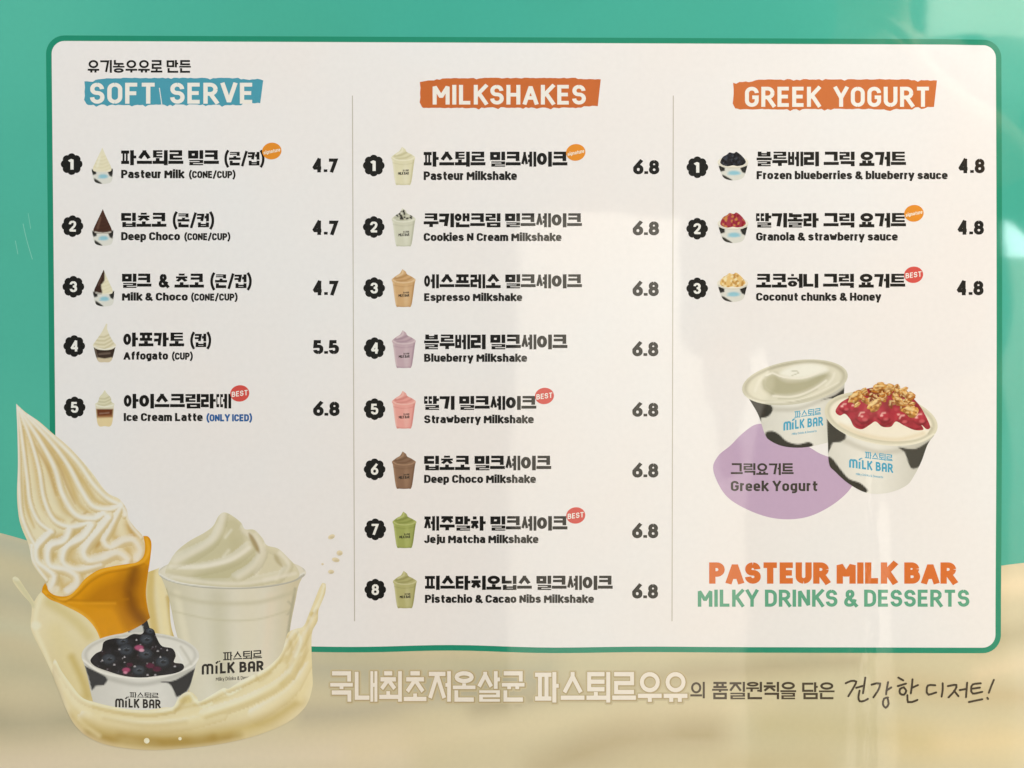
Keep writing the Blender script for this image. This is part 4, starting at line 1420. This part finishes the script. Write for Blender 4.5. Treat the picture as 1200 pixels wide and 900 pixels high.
# brand lines
lettering('shop_name_lettering', 'PASTEUR MILK BAR', (831, 659, 1123, 684), '#d76f2e', poster, 6, wt=.36, track=.06)
lettering('tagline_lettering', 'MILKY DRINKS & DESSERTS', (817.7, 691, 1136, 711), '#5ea587', poster, 6, wt=.23, track=.10)

# slogan along the bottom: soft brown halo under cream letters
for s, bx in (('국내최초저온살균', (387, 786.5, 614.6, 821.5)), ('파스퇴르우유', (627, 787.5, 805.5, 822.5))):
    mb = MB()
    letters(mb, s, bx[0] + .5, bx[1] + .5, bx[2] + .5, bx[3] + .5, flat('#c6ba98'), 4.2, wt_h=.165, hsp=.08, grow=2.8)
    letters(mb, s, bx[0] + .4, bx[1] + .4, bx[2] + .4, bx[3] + .4, flat('#b3a27c'), 5, wt_h=.165, hsp=.08, grow=1.2)
    hl = mb.build('slogan_shadow', poster)
    lettering('slogan_lettering', s, bx, '#ede5d9', hl, 6, wt_h=.165, hsp=.08)
lettering('slogan_lettering', '의', (809, 799, 826, 818), '#4a4034', poster, 6, wt_h=.15)
lettering('slogan_lettering', '품질원칙을', (834.5, 799, 933, 819), '#4a4034', poster, 6, wt_h=.15, hsp=.07)
lettering('slogan_lettering', '담은', (940, 799.5, 978, 819), '#4a4034', poster, 6, wt_h=.15, hsp=.07)
hand = [  # brush-pen handwriting, pen strokes on a 1200-wide crop of the corner
    [(603, 92), (622, 84), (640, 86), (632, 105), (612, 138)], [(640, 108), (668, 100)], [(672, 72), (668, 100), (664, 128)], [(652, 118), (648, 140), (652, 155), (668, 154), (682, 146)],
    [(694, 97), (712, 92), (724, 93), (718, 115), (700, 142)], [(752, 88), (748, 110), (745, 132)], [(746, 118), (764, 106)], [(752, 142), (738, 146), (734, 166), (744, 178), (754, 164), (750, 144)],
    [(788, 72), (806, 82)], [(786, 102), (816, 93)], [(808, 106), (794, 112), (794, 128), (808, 132), (816, 118), (806, 106)], [(838, 78), (836, 100), (832, 128)], [(836, 108), (858, 98)], [(820, 134), (822, 158), (836, 158), (856, 150)],
    [(918, 99), (892, 100), (888, 124), (894, 132), (922, 124)], [(944, 92), (944, 115), (940, 140)],
    [(962, 102), (992, 98), (986, 118), (964, 142)], [(984, 118), (1000, 138)], [(1004, 116), (1026, 112)], [(1030, 90), (1028, 115), (1026, 142)],
    [(1078, 92), (1050, 96), (1044, 112), (1050, 128), (1084, 122)], [(1048, 111), (1076, 107)], [(1036, 158), (1084, 148)],
    [(1124, 80), (1114, 104), (1106, 126)], [(1101, 143), (1104, 148)]]
mb = MB()
for k, st in enumerate(hand):
    pts = spline([(790 + x / 3, 770 + y / 3) for x, y in st], False, 2.4)
    pol = ribbon(pts, 1.2) + [ell(*pts[0], 1.19, 1.19, 10), ell(*pts[-1], .95, .95, 10)]
    for q, pc in enumerate(pol):
        mb.add(pc, [list(range(len(pc)))], flat('#453b31'), 6 + .2 * ((q * 7 + k * 3) % 40))
mb.build('handwritten_lettering', poster)

# ------------------------------------------------------------------ big picture: milk splash, cone, shake, blueberry cup
sb = Pic([(15, 681), (16, 676), (21, 677), (30, 690), (40, 705, 0), (45, 697), (50, 692, 0), (90, 700), (180, 668), (186, 668), (197, 690), (215, 760), (330, 790), (300, 840), (120, 850), (84, 832), (66, 800), (52, 770), (38, 742), (36, 730), (37, 718), (36, 708), (25, 695)], '#e8ddb6', 2.0)
sb.grad(0, 740, 0, 830, '#c9b368', .7)
sb.stroke([(17, 678), (28, 692), (39, 710)], 5, '#d8d2ab', 3, .9)
sb.stroke([(16, 677), (21, 679)], 4, '#e8e3c8', 3, .9)
sb.stroke([(48, 698), (42, 720), (42, 738), (52, 762), (62, 785), (78, 806)], 5, '#efe7c6', 5, .9)
sb.blob(42, 733, 6, 5, '#f1ebd2', .8, .9)
sb.stroke([(58, 706), (85, 725), (104, 745)], 12, '#d6c585', 12, .7)
sb.stroke([(66, 740), (80, 770), (92, 805)], 22, '#e4d7a6', 20, .8)
sb.stroke([(84, 770), (98, 800), (102, 815)], 8, '#cbb469', 9, .8)
sb.stroke([(178, 670), (176, 700), (182, 745)], 10, '#d3b869', 8, .8)
sb.stroke([(186, 674), (190, 700), (196, 742)], 9, '#eddfaf', 7, .9)
sb.stroke([(197, 700), (203, 745)], 5, '#c9ac5b', 5, .8)
sb.stroke([(30, 735), (46, 775), (58, 802), (76, 832), (88, 850)], 4, '#c6bc98', 10, .85)
SPL = sb.build('milk_splash_picture', poster, 5)

# cone
cone = Pic([(49, 694, 0), (50, 688), (53, 683, 0), (58, 690), (70, 690), (95, 668), (130, 655), (160, 650), (169, 640), (168, 628, 0), (174, 629), (177.5, 637), (176, 655), (173, 675), (171, 695), (173, 712), (176, 724, 0), (166, 732), (150, 740), (118, 750, 0), (112, 737), (103, 726), (92, 718), (72, 708), (58, 702)], '#dd970f', 1.4)
cone.area([(100, 705), (112, 690), (130, 680), (150, 676), (172, 668, 0), (171, 696), (175, 724, 0), (150, 738), (135, 712)], '#b87609', .75, 12)
cone.stroke([(158, 668), (152, 690), (156, 712), (168, 728)], 15, '#7d4a05', 18, .85)
cone.stroke([(172, 664), (166, 690), (168, 712)], 5, '#c07d10', 5, .7)
cone.stroke([(142, 672), (138, 690), (142, 718), (152, 734)], 8, '#b57408', 12, .5)
cone.stroke([(80, 703), (104, 704), (135, 703), (150, 702)], 2.4, '#b97808', 3, .7)
cone.stroke([(80, 706), (104, 707), (135, 707)], 2.4, '#efab26', 4, .6)
cone.stroke([(52, 693), (62, 701), (78, 702), (88, 694), (102, 679), (122, 668), (150, 663), (168, 657), (174, 645), (172, 632)], 3.6, '#efae2e', 2.2, .95)
cone.stroke([(56, 697), (74, 705), (90, 697), (106, 682), (124, 672), (150, 667), (169, 661)], 1.5, '#ac6d05', 2.4, .7)
cone.stroke([(66, 706), (90, 716), (106, 728), (116, 746)], 4, '#f0b43a', 4, .8)
cone.noise(7, '#c98a14', .12, .4, .8, 2)
CN = cone.build('cone_picture', poster, 7, 'orange waffle cone holding a tall ridged swirl')
napkin = Pic([(150, 740, 0), (166, 731), (172, 725, 0), (178, 745), (183, 765, 0), (160, 760, 0)], '#2c2d2f', 1.4)
napkin.area([(150, 742), (165, 732), (168, 738), (168, 745), (155, 748)], '#c8c8c2', 1, 1.2)
napkin.build('cone_sleeve', CN, 6.5)

ice = Pic([(19, 473, 0), (30, 483), (46, 494), (62, 508), (80, 523), (97, 541), (110, 557), (120, 571), (128, 579), (140, 585), (148, 596), (151, 608), (158, 618), (167, 628), (170, 640), (168, 652), (160, 659), (148, 661), (130, 664), (115, 668), (100, 678), (90, 690), (80, 698), (66, 698), (57, 692), (54, 682), (45, 671), (38, 660), (35, 645), (32, 634), (26, 620), (22, 605), (20, 580), (21, 545), (20.5, 510)], '#e9dfbd', 1.2)
ice.grad(30, 0, 5, 0, '#d6cfae', .5)
VAL = '#c9a548'
for pts, wd in (([(27, 500), (30, 545), (31, 590), (40, 618)], 5), ([(30, 500), (42, 540), (50, 585), (58, 602), (74, 610)], 8), ([(36, 500), (55, 535), (66, 570), (76, 598), (90, 606)], 9),
                ([(44, 503), (64, 530), (80, 560), (92, 590), (108, 603)], 8), ([(54, 513), (80, 540), (98, 565), (112, 586), (128, 592)], 7), ([(36, 497), (60, 520), (76, 545)], 3),
                ([(60, 630), (78, 628), (84, 622)], 8), ([(84, 628), (98, 620)], 7), ([(66, 648), (60, 655)], 9), ([(86, 640), (82, 655), (92, 660)], 12), ([(118, 632), (112, 645), (126, 645)], 12),
                ([(134, 612), (132, 628), (142, 632)], 8), ([(148, 612), (156, 628), (162, 640)], 9), ([(46, 640), (50, 655)], 7), ([(70, 676), (74, 688), (84, 682)], 10), ([(92, 676), (100, 670)], 8), ([(148, 640), (152, 650)], 10)):
    ice.stroke(pts, wd, VAL, wd * 1.2, .68, taper=True)
for pts, wd in (([(60, 520), (85, 550), (98, 575)], 3), ([(48, 515), (66, 540), (78, 568), (88, 590)], 3), ([(40, 520), (56, 548), (66, 580)], 3), ([(118, 634), (112, 642)], 5), ([(102, 600), (84, 612)], 3), ([(150, 616), (160, 634)], 4)):
    ice.stroke(pts, wd, '#b88a34', 5, .6, taper=True)
WH = '#f0ebdf'
RID = [([(20, 476), (22, 530), (23, 575), (26, 605), (36, 630), (44, 642)], 3.5, 4.5), ([(21, 478), (27, 520), (32, 560), (36, 590), (46, 612), (62, 624)], 3, 5),
       ([(22, 478), (36, 515), (46, 550), (52, 585), (64, 610), (84, 618), (104, 613)], 3, 6), ([(23, 480), (46, 515), (64, 548), (74, 580), (90, 604), (112, 608), (122, 602), (128, 607)], 3.5, 8),
       ([(26, 482), (58, 516), (80, 545), (96, 575), (110, 594), (130, 597), (142, 592)], 3.5, 7), ([(34, 487), (62, 512), (90, 540), (110, 568), (126, 584), (144, 594), (147, 604)], 4, 6),
       ([(128, 607), (116, 622), (104, 636), (98, 648), (104, 657), (120, 655), (138, 648), (150, 656), (148, 661)], 8.5, 10), ([(108, 616), (98, 630), (80, 640), (74, 652), (76, 662), (92, 668), (118, 662)], 8, 7),
       ([(82, 622), (76, 634), (60, 640), (56, 652), (60, 664), (78, 668), (90, 676), (90, 686), (80, 694)], 7, 9), ([(60, 624), (50, 634), (43, 643), (44, 658), (56, 668), (64, 676), (60, 690)], 6, 8),
       ([(143, 592), (136, 606), (128, 622), (122, 634), (130, 642), (146, 634), (158, 634), (165, 646), (161, 656)], 6, 9), ([(38, 640), (38, 654), (46, 668), (55, 680)], 4, 4), ([(148, 600), (154, 616), (166, 630)], 4, 3)]
for pts, a, bb in RID:
    ice.stroke(pts, a * 1.25, '#ebe2c8', 3.0, .95, bb * 1.15)
ice.relief([(pts, a * 1.9, bb * 1.55, 1.25) for pts, a, bb in RID], '#f8f4ea', '#cdb47a', .9, op=.7, gloss=.35)
for pts, a, bb in RID:
    ice.stroke([(x - .4, y - .5) for x, y in pts], a * .5, '#f6f2e8', 3.0, .75, bb * .5)
ice.stroke([(60, 693), (66, 690)], 7, '#efe8d6', 4, .8)
ice.noise(9, '#d9cfae', .12, .45, .85, 6)
ice.grad(120, 600, 180, 660, '#ecca98', .35)
ice.build('ice_cream_swirl', CN, 8)

# milkshake in a clear cup
sh = Pic([(187, 672, 0), (357, 672, 0), (350, 686), (346, 705), (341, 730), (337, 760), (332, 800), (320, 830, 0), (226, 830, 0), (220, 800), (213, 765), (205, 735), (199, 705), (193, 686)], '#e0dccb', 1.8)
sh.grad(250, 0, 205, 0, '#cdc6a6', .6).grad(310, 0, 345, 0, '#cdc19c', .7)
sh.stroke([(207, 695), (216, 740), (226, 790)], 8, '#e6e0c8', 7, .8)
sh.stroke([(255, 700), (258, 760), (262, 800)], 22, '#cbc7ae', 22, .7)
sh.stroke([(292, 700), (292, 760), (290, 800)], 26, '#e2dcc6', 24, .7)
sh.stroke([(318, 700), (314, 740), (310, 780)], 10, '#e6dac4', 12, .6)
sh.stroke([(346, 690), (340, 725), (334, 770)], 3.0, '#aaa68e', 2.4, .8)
sh.stroke([(195, 690), (203, 730), (212, 770)], 2.0, '#bdb184', 2, .8)
sh.stroke([(199, 696), (240, 706), (300, 706), (345, 694)], 4, '#c6c0a2', 6, .65)
sh.stroke([(202, 716), (250, 726), (300, 726), (342, 714)], 1.6, '#c2bc9a', 3, .6)
sh.stroke([(338, 705), (343, 712), (337, 720)], 2.4, '#b6b198', 2.2, .7)
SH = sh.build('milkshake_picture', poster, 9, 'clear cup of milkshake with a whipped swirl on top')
cr = Pic(ell(272, 671, 86.5, 19.5, 90), '#ddd8c6', 1.5, smooth=False)
cr.blob(272, 670, 84, 17.6, '#e3decd', .06)
cr.stroke([(188, 676), (205, 684), (240, 689), (290, 690), (335, 684), (356, 674)], 3.2, '#b0ada2', 2.2, .85)
cr.stroke([(186, 672), (203, 681), (240, 686.5), (290, 687), (335, 681), (357, 671)], 1.5, '#f1efe8', 1.4, .9)
cr.stroke([(187, 668), (200, 658), (215, 654)], 1.6, '#c1bfb4', 1.6, .7)
cr.stroke([(357, 668), (350, 659), (335, 654)], 1.6, '#c1bfb4', 1.6, .7)
cr.build('cup_rim', SH, 10)
sw = Pic([(194, 672), (200, 656), (208, 645), (222, 634), (240, 624), (250, 616), (256, 605), (262, 600.5), (270, 603), (282, 612), (287, 620), (298, 621), (307, 630), (313, 639), (326, 643), (338, 654), (349, 667), (348, 678), (320, 685), (280, 688), (240, 686), (208, 681)], '#d9d3b6', 1.4)
sw.area([(222, 640), (250, 630), (275, 628), (284, 640), (270, 652), (245, 660), (215, 658)], '#c8c39f', .8, 12)
sw.area([(228, 674), (255, 664), (290, 652), (305, 640), (311, 650), (300, 668), (270, 680), (240, 684)], '#c3be98', .85, 9)
sw.area([(262, 612), (275, 608), (286, 620), (285, 642), (272, 648), (268, 630)], '#c6c09b', .7, 7)
sw.stroke([(206, 658), (225, 648), (248, 634), (258, 618), (262, 603)], 7, '#e6e1cf', 6, .8)
sw.stroke([(200, 664), (235, 664), (270, 656), (292, 642)], 5, '#ece8d9', 4, .85)
sw.stroke([(286, 622), (300, 634), (306, 648), (298, 664), (280, 676)], 7, '#e4dfcc', 6, .8)
sw.stroke([(292, 625), (297, 634), (304, 648)], 5.5, '#a18c5c', 3.5, .85, taper=True)
sw.stroke([(300, 626), (308, 640), (310, 652), (300, 672)], 5, '#e5e0cd', 4, .85)
sw.stroke([(322, 650), (326, 658), (331, 664)], 5, '#b2a67e', 4, .7, taper=True)
sw.stroke([(328, 648), (338, 660), (330, 674), (310, 680)], 5, '#e8e4d4', 4, .8)
sw.stroke([(335, 664), (328, 676)], 5, '#c6c09c', 5, .6)
sw.stroke([(264, 630), (271, 621)], 2, '#f1eee3', 4, .6)
sw.stroke([(262, 652), (268, 645)], 2.4, '#efecdf', 5, .6)
sw.relief([([(204, 660), (225, 650), (248, 636), (258, 620), (263, 602)], 22, 10, .8), ([(198, 668), (235, 667), (270, 658), (292, 642)], 16, 16, .7),
           ([(286, 620), (301, 634), (307, 648), (298, 664), (278, 678)], 12, 16, .9), ([(205, 680), (240, 684), (290, 682), (330, 674)], 14, 12, .6),
           ([(312, 640), (330, 650), (338, 664), (326, 678)], 12, 12, .8)], '#f3f0e5', '#bab38e', .7, op=.45, gloss=.2)
sw.stroke([(196, 674), (240, 682), (290, 683), (346, 672)], 4, '#e6e1d0', 4, .8)
sw.build('whipped_swirl', SH, 11)
cup_logo(SH, (261.5, 763, 307, 773), (236.5, 776, 310, 788.5), (253, 792.5, 300, 796.8), '#1d1b18', 10, -.055)

# blueberry cup
bc = Pic([(96, 770, 0), (232, 770, 0), (228, 786), (222, 806), (214, 822), (200, 850, 0), (118, 850, 0), (108, 818), (102, 790)], '#e0dfd9', 1.5)
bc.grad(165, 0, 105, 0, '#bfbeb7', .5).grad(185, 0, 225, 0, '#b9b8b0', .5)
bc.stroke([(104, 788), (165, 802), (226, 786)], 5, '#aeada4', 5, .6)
bc.area([(99, 780, 0), (124, 793), (125, 799), (122, 803), (112, 804), (108, 809), (104, 795)], '#353639', 1, 1.2)
bc.area([(188, 799), (205, 797), (229, 783, 0), (222, 806), (212, 815), (207, 817), (203, 808), (198, 801)], '#2d2d30', 1, 1.2)
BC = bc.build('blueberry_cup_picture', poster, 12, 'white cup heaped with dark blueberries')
br = Pic(ell(164.5, 768.5, 69, 27.5, 80), '#dcdad2', 1.3, smooth=False)
br.blob(164.5, 767.5, 65.5, 24.6, '#c7c5bc', .05)
br.blob(165, 768, 62.5, 22.5, '#e3e1d9', .10)
br.stroke([(97, 773), (118, 787), (150, 794), (190, 793), (222, 782), (232, 772)], 2.2, '#eeece5', 1.6, .9)
br.stroke([(98, 777), (120, 791), (152, 797), (190, 796), (224, 784)], 1.4, '#a5a49c', 1.4, .7)
br.stroke([(212, 758), (220, 770), (224, 778)], 3, '#c2c0b4', 3, .7)
br.stroke([(208, 764), (214, 774)], 2, '#f3f1ea', 2, .8)
br.build('cup_rim', BC, 13)
be = Pic([(106, 774), (112, 766), (119, 762), (122, 752), (134, 748), (146, 748), (156, 743), (166, 743), (172, 736), (180, 738), (184, 748), (190, 757), (202, 760), (206, 768), (204, 776), (214, 778), (215, 784), (205, 789), (185, 792), (165, 794), (145, 792), (125, 786), (112, 781)], '#17161b', 1.0)
be.noise(6, '#25232a', .8, .4, .7, 2)
be.noise(4, '#0c0b0f', .8, .5, .8, 7)
rb = random.Random(5)
for _ in range(40):
    x, y = rb.uniform(110, 212), rb.uniform(745, 791)
    be.blob(x, y, rb.uniform(3, 5), rb.uniform(2.5, 4), rb.choice(['#211d25', '#2c2026', '#19181d']), .6, .7)
    be.blob(x - 1, y - 1.5, .9, .6, rb.choice(['#8b8790', '#5a5660', '#b7b3b8']), .7, .7)
for x, y, r in ((172, 750, 8), (144, 752, 7.5), (148, 762, 9), (128, 773, 8.5), (171, 767, 8.5), (191, 776, 8.5), (163, 786, 8), (176, 740, 5)):
    be.blob(x, y, r * 1.05, r * .9, '#1d1f26', .3, .95)
    be.blob(x - .5, y - 1, r * .82, r * .62, '#3d434c', .7, .9)
    be.blob(x + .5, y - 1, r * .36, r * .26, '#15171c', .5, .9)
    be.stroke([(x - r * .34, y - 1.2), (x, y - 2.6), (x + r * .4, y - 1.4)], .8, '#6c7480', .9, .8)
for x, y, a, c in ((163, 759, 5, '#b7557d'), (166, 762, 3, '#e0a9bd'), (148, 785, 4.5, '#b04a72'), (147, 788, 2.5, '#d98aa6'), (176, 780, 5, '#5e1f3c'), (184, 784, 5, '#541a36'), (152, 779, 4, '#4a1830')):
    be.blob(x, y, a, a * .6, c, .6, .85)
for x, y in ((120, 774), (134, 779), (160, 750), (185, 763), (188, 770), (196, 762), (146, 770), (158, 781), (173, 791), (140, 761), (182, 791), (205, 781)):
    be.blob(x, y, 1.1, .9, '#cfcbd0', .6, .85)
be.build('berry_topping', BC, 14)
mbx = cup_logo(BC, (152, 811.5, 186, 817.8), (135, 819, 189, 829.5), (0, 0, 1, 1), '#1d1b18', 13, .03, small=False)

# front lip of the splash
fr = Pic([(64, 772), (72, 786), (82, 800), (96, 817), (112, 823), (128, 827), (150, 831), (172, 832), (192, 829), (203, 828), (209, 818), (216, 812), (224, 811), (231, 817), (234, 822), (250, 813), (262, 806), (268, 807), (282, 798), (304, 787), (318, 778), (330, 765), (335, 748), (338, 741), (346, 737), (354, 735), (358, 730), (361, 722), (368, 705), (374, 690), (378, 683), (381.5, 684), (381, 695), (376, 708), (373, 716), (372, 728), (366, 740), (365, 758), (366, 785), (366, 806), (358, 828), (338, 846), (306, 860), (268, 870), (225, 876), (175, 879), (130, 874), (104, 864), (88, 850), (78, 832), (70, 812), (62, 790)], '#e9dfba', 1.9)
fr.grad(0, 832, 0, 868, '#c6ac66', .8)
fr.grad(150, 0, 370, 0, '#e8dcb2', .45)
fr.stroke([(88, 838), (120, 858), (180, 868), (250, 862), (310, 846), (350, 822)], 12, '#c3a957', 18, .75)
fr.stroke([(104, 858), (150, 869), (215, 871), (280, 862)], 9, '#ab8c3a', 10, .75)
fr.stroke([(96, 833), (130, 842), (180, 846), (240, 838), (300, 816), (340, 790)], 14, '#e9ddb0', 16, .7)
fr.stroke([(110, 828), (150, 836), (190, 836), (220, 828), (250, 822), (300, 798), (335, 770)], 4, '#cdb873', 6, .6)
fr.stroke([(66, 776), (82, 802), (98, 819), (130, 829), (172, 834), (203, 830), (210, 820), (222, 813), (232, 822), (262, 808), (285, 799), (318, 780), (334, 755)], 3.4, '#f2ebcd', 3, .95)
fr.stroke([(336, 750), (346, 739), (356, 736)], 3, '#f0e7c6', 3, .9)
fr.stroke([(344, 770), (350, 752), (362, 735), (372, 712), (379, 688)], 5, '#ecdfb4', 5, .85)
fr.stroke([(330, 800), (344, 776), (350, 755)], 8, '#d0bb78', 8, .7)
fr.stroke([(361, 760), (362, 790), (352, 818)], 9, '#e9dcae', 9, .8)
fr.stroke([(366, 720), (372, 716)], 6, '#d2be80', 4, .8)
fr.stroke([(76, 812), (92, 842), (116, 862)], 5, '#e5d8a8', 6, .7)
fr.stroke([(96, 866), (112, 871)], 2.0, '#f0e6c8', 2, .8)
fr.blob(217, 819, 9, 6, '#d8c683', .8, .8)
fr.stroke([(262, 815), (300, 800), (330, 778)], 3, '#f0e6c2', 5, .6)
for pts, wd, h, sf, op in (([(238, 836), (290, 818), (330, 796), (352, 766)], 3, '#f3ecd2', 5, .7), ([(242, 841), (294, 823), (336, 800), (357, 770)], 4, '#cfbb80', 7, .6),
                           ([(120, 838), (170, 845), (215, 841), (250, 830)], 3, '#f0e8ca', 5, .6), ([(122, 842), (170, 850), (218, 846)], 4, '#c9b270', 7, .55),
                           ([(216, 818), (214, 826), (206, 832)], 4, '#cdb97e', 5, .7), ([(226, 816), (236, 828), (248, 824)], 3, '#f3ecd2', 3, .8),
                           ([(262, 808), (268, 814), (282, 806)], 3, '#f5efd9', 2.5, .8), ([(300, 790), (304, 798), (318, 788)], 3, '#cbb67a', 4, .6), ([(337, 746), (342, 760), (336, 776)], 4, '#cdb87c', 5, .6),
                           ([(348, 740), (353, 752), (346, 770)], 3, '#f5efd9', 3, .8), ([(362, 728), (360, 750), (354, 780)], 4, '#d3bf86', 5, .6), ([(380, 686), (376, 700), (368, 716)], 2, '#f6f0dc', 2, .8),
                           ([(70, 790), (84, 818), (104, 836)], 7, '#efe6c4', 9, .7), ([(140, 862), (190, 868), (250, 864)], 8, '#a98936', 10, .6)):
    fr.stroke(pts, wd, h, sf, op)
fr.stroke([(58, 786), (66, 812), (74, 836), (85, 854), (104, 868), (130, 878), (175, 883), (225, 881), (268, 875), (306, 866), (342, 851), (366, 828)], 7, '#dfceae', 15, 1)
fr.stroke([(50, 770), (60, 792), (68, 814), (74, 834)], 5, '#c6bc98', 10, .9)
fr.relief([([(66, 778), (82, 804), (98, 821), (130, 831), (172, 836), (203, 832)], 9, 9, .9), ([(203, 832), (210, 822), (222, 815), (232, 823), (262, 810)], 10, 8, 1.0),
           ([(262, 810), (285, 801), (318, 782), (336, 756), (346, 741)], 8, 8, 1.0), ([(342, 790), (352, 758), (364, 735), (374, 712), (380, 688)], 14, 5, .9),
           ([(240, 838), (292, 820), (334, 796), (356, 762)], 16, 12, .5), ([(100, 842), (150, 852), (210, 850), (260, 838)], 18, 14, .4), ([(300, 838), (340, 812), (362, 780)], 20, 10, .5)],
          '#f7f2e0', '#c9b378', .7, op=.55, gloss=.4)
fr.noise(14, '#e6d8a4', .25, .45, .85, 12, .5, 1)
FR = fr.build('splash_front', SPL, 15)
for x, y, rx, ry, a in ((388.5, 629, 4.2, 2.6, -.4), (398, 648, 3.6, 3.0, 0), (393.5, 656, 4.6, 2.6, .2), (388, 670, 3.6, 2.4, 0), (378, 661, 1.4, 1.2, 0), (172, 868, 3.3, 3.3, 0), (211, 865.5, 2.0, 2.0, 0)):
    d = Pic(ell(x, y, rx, ry, 18, a), '#e6d9b8' if y < 700 else '#f1e6c4', 1.2, smooth=False)
    d.blob(x + 1, y + 1, rx * .7, ry * .6, '#cdbf9c' if y < 700 else '#f6efda', .8, .8)
    d.build('milk_drop', SPL, 16)
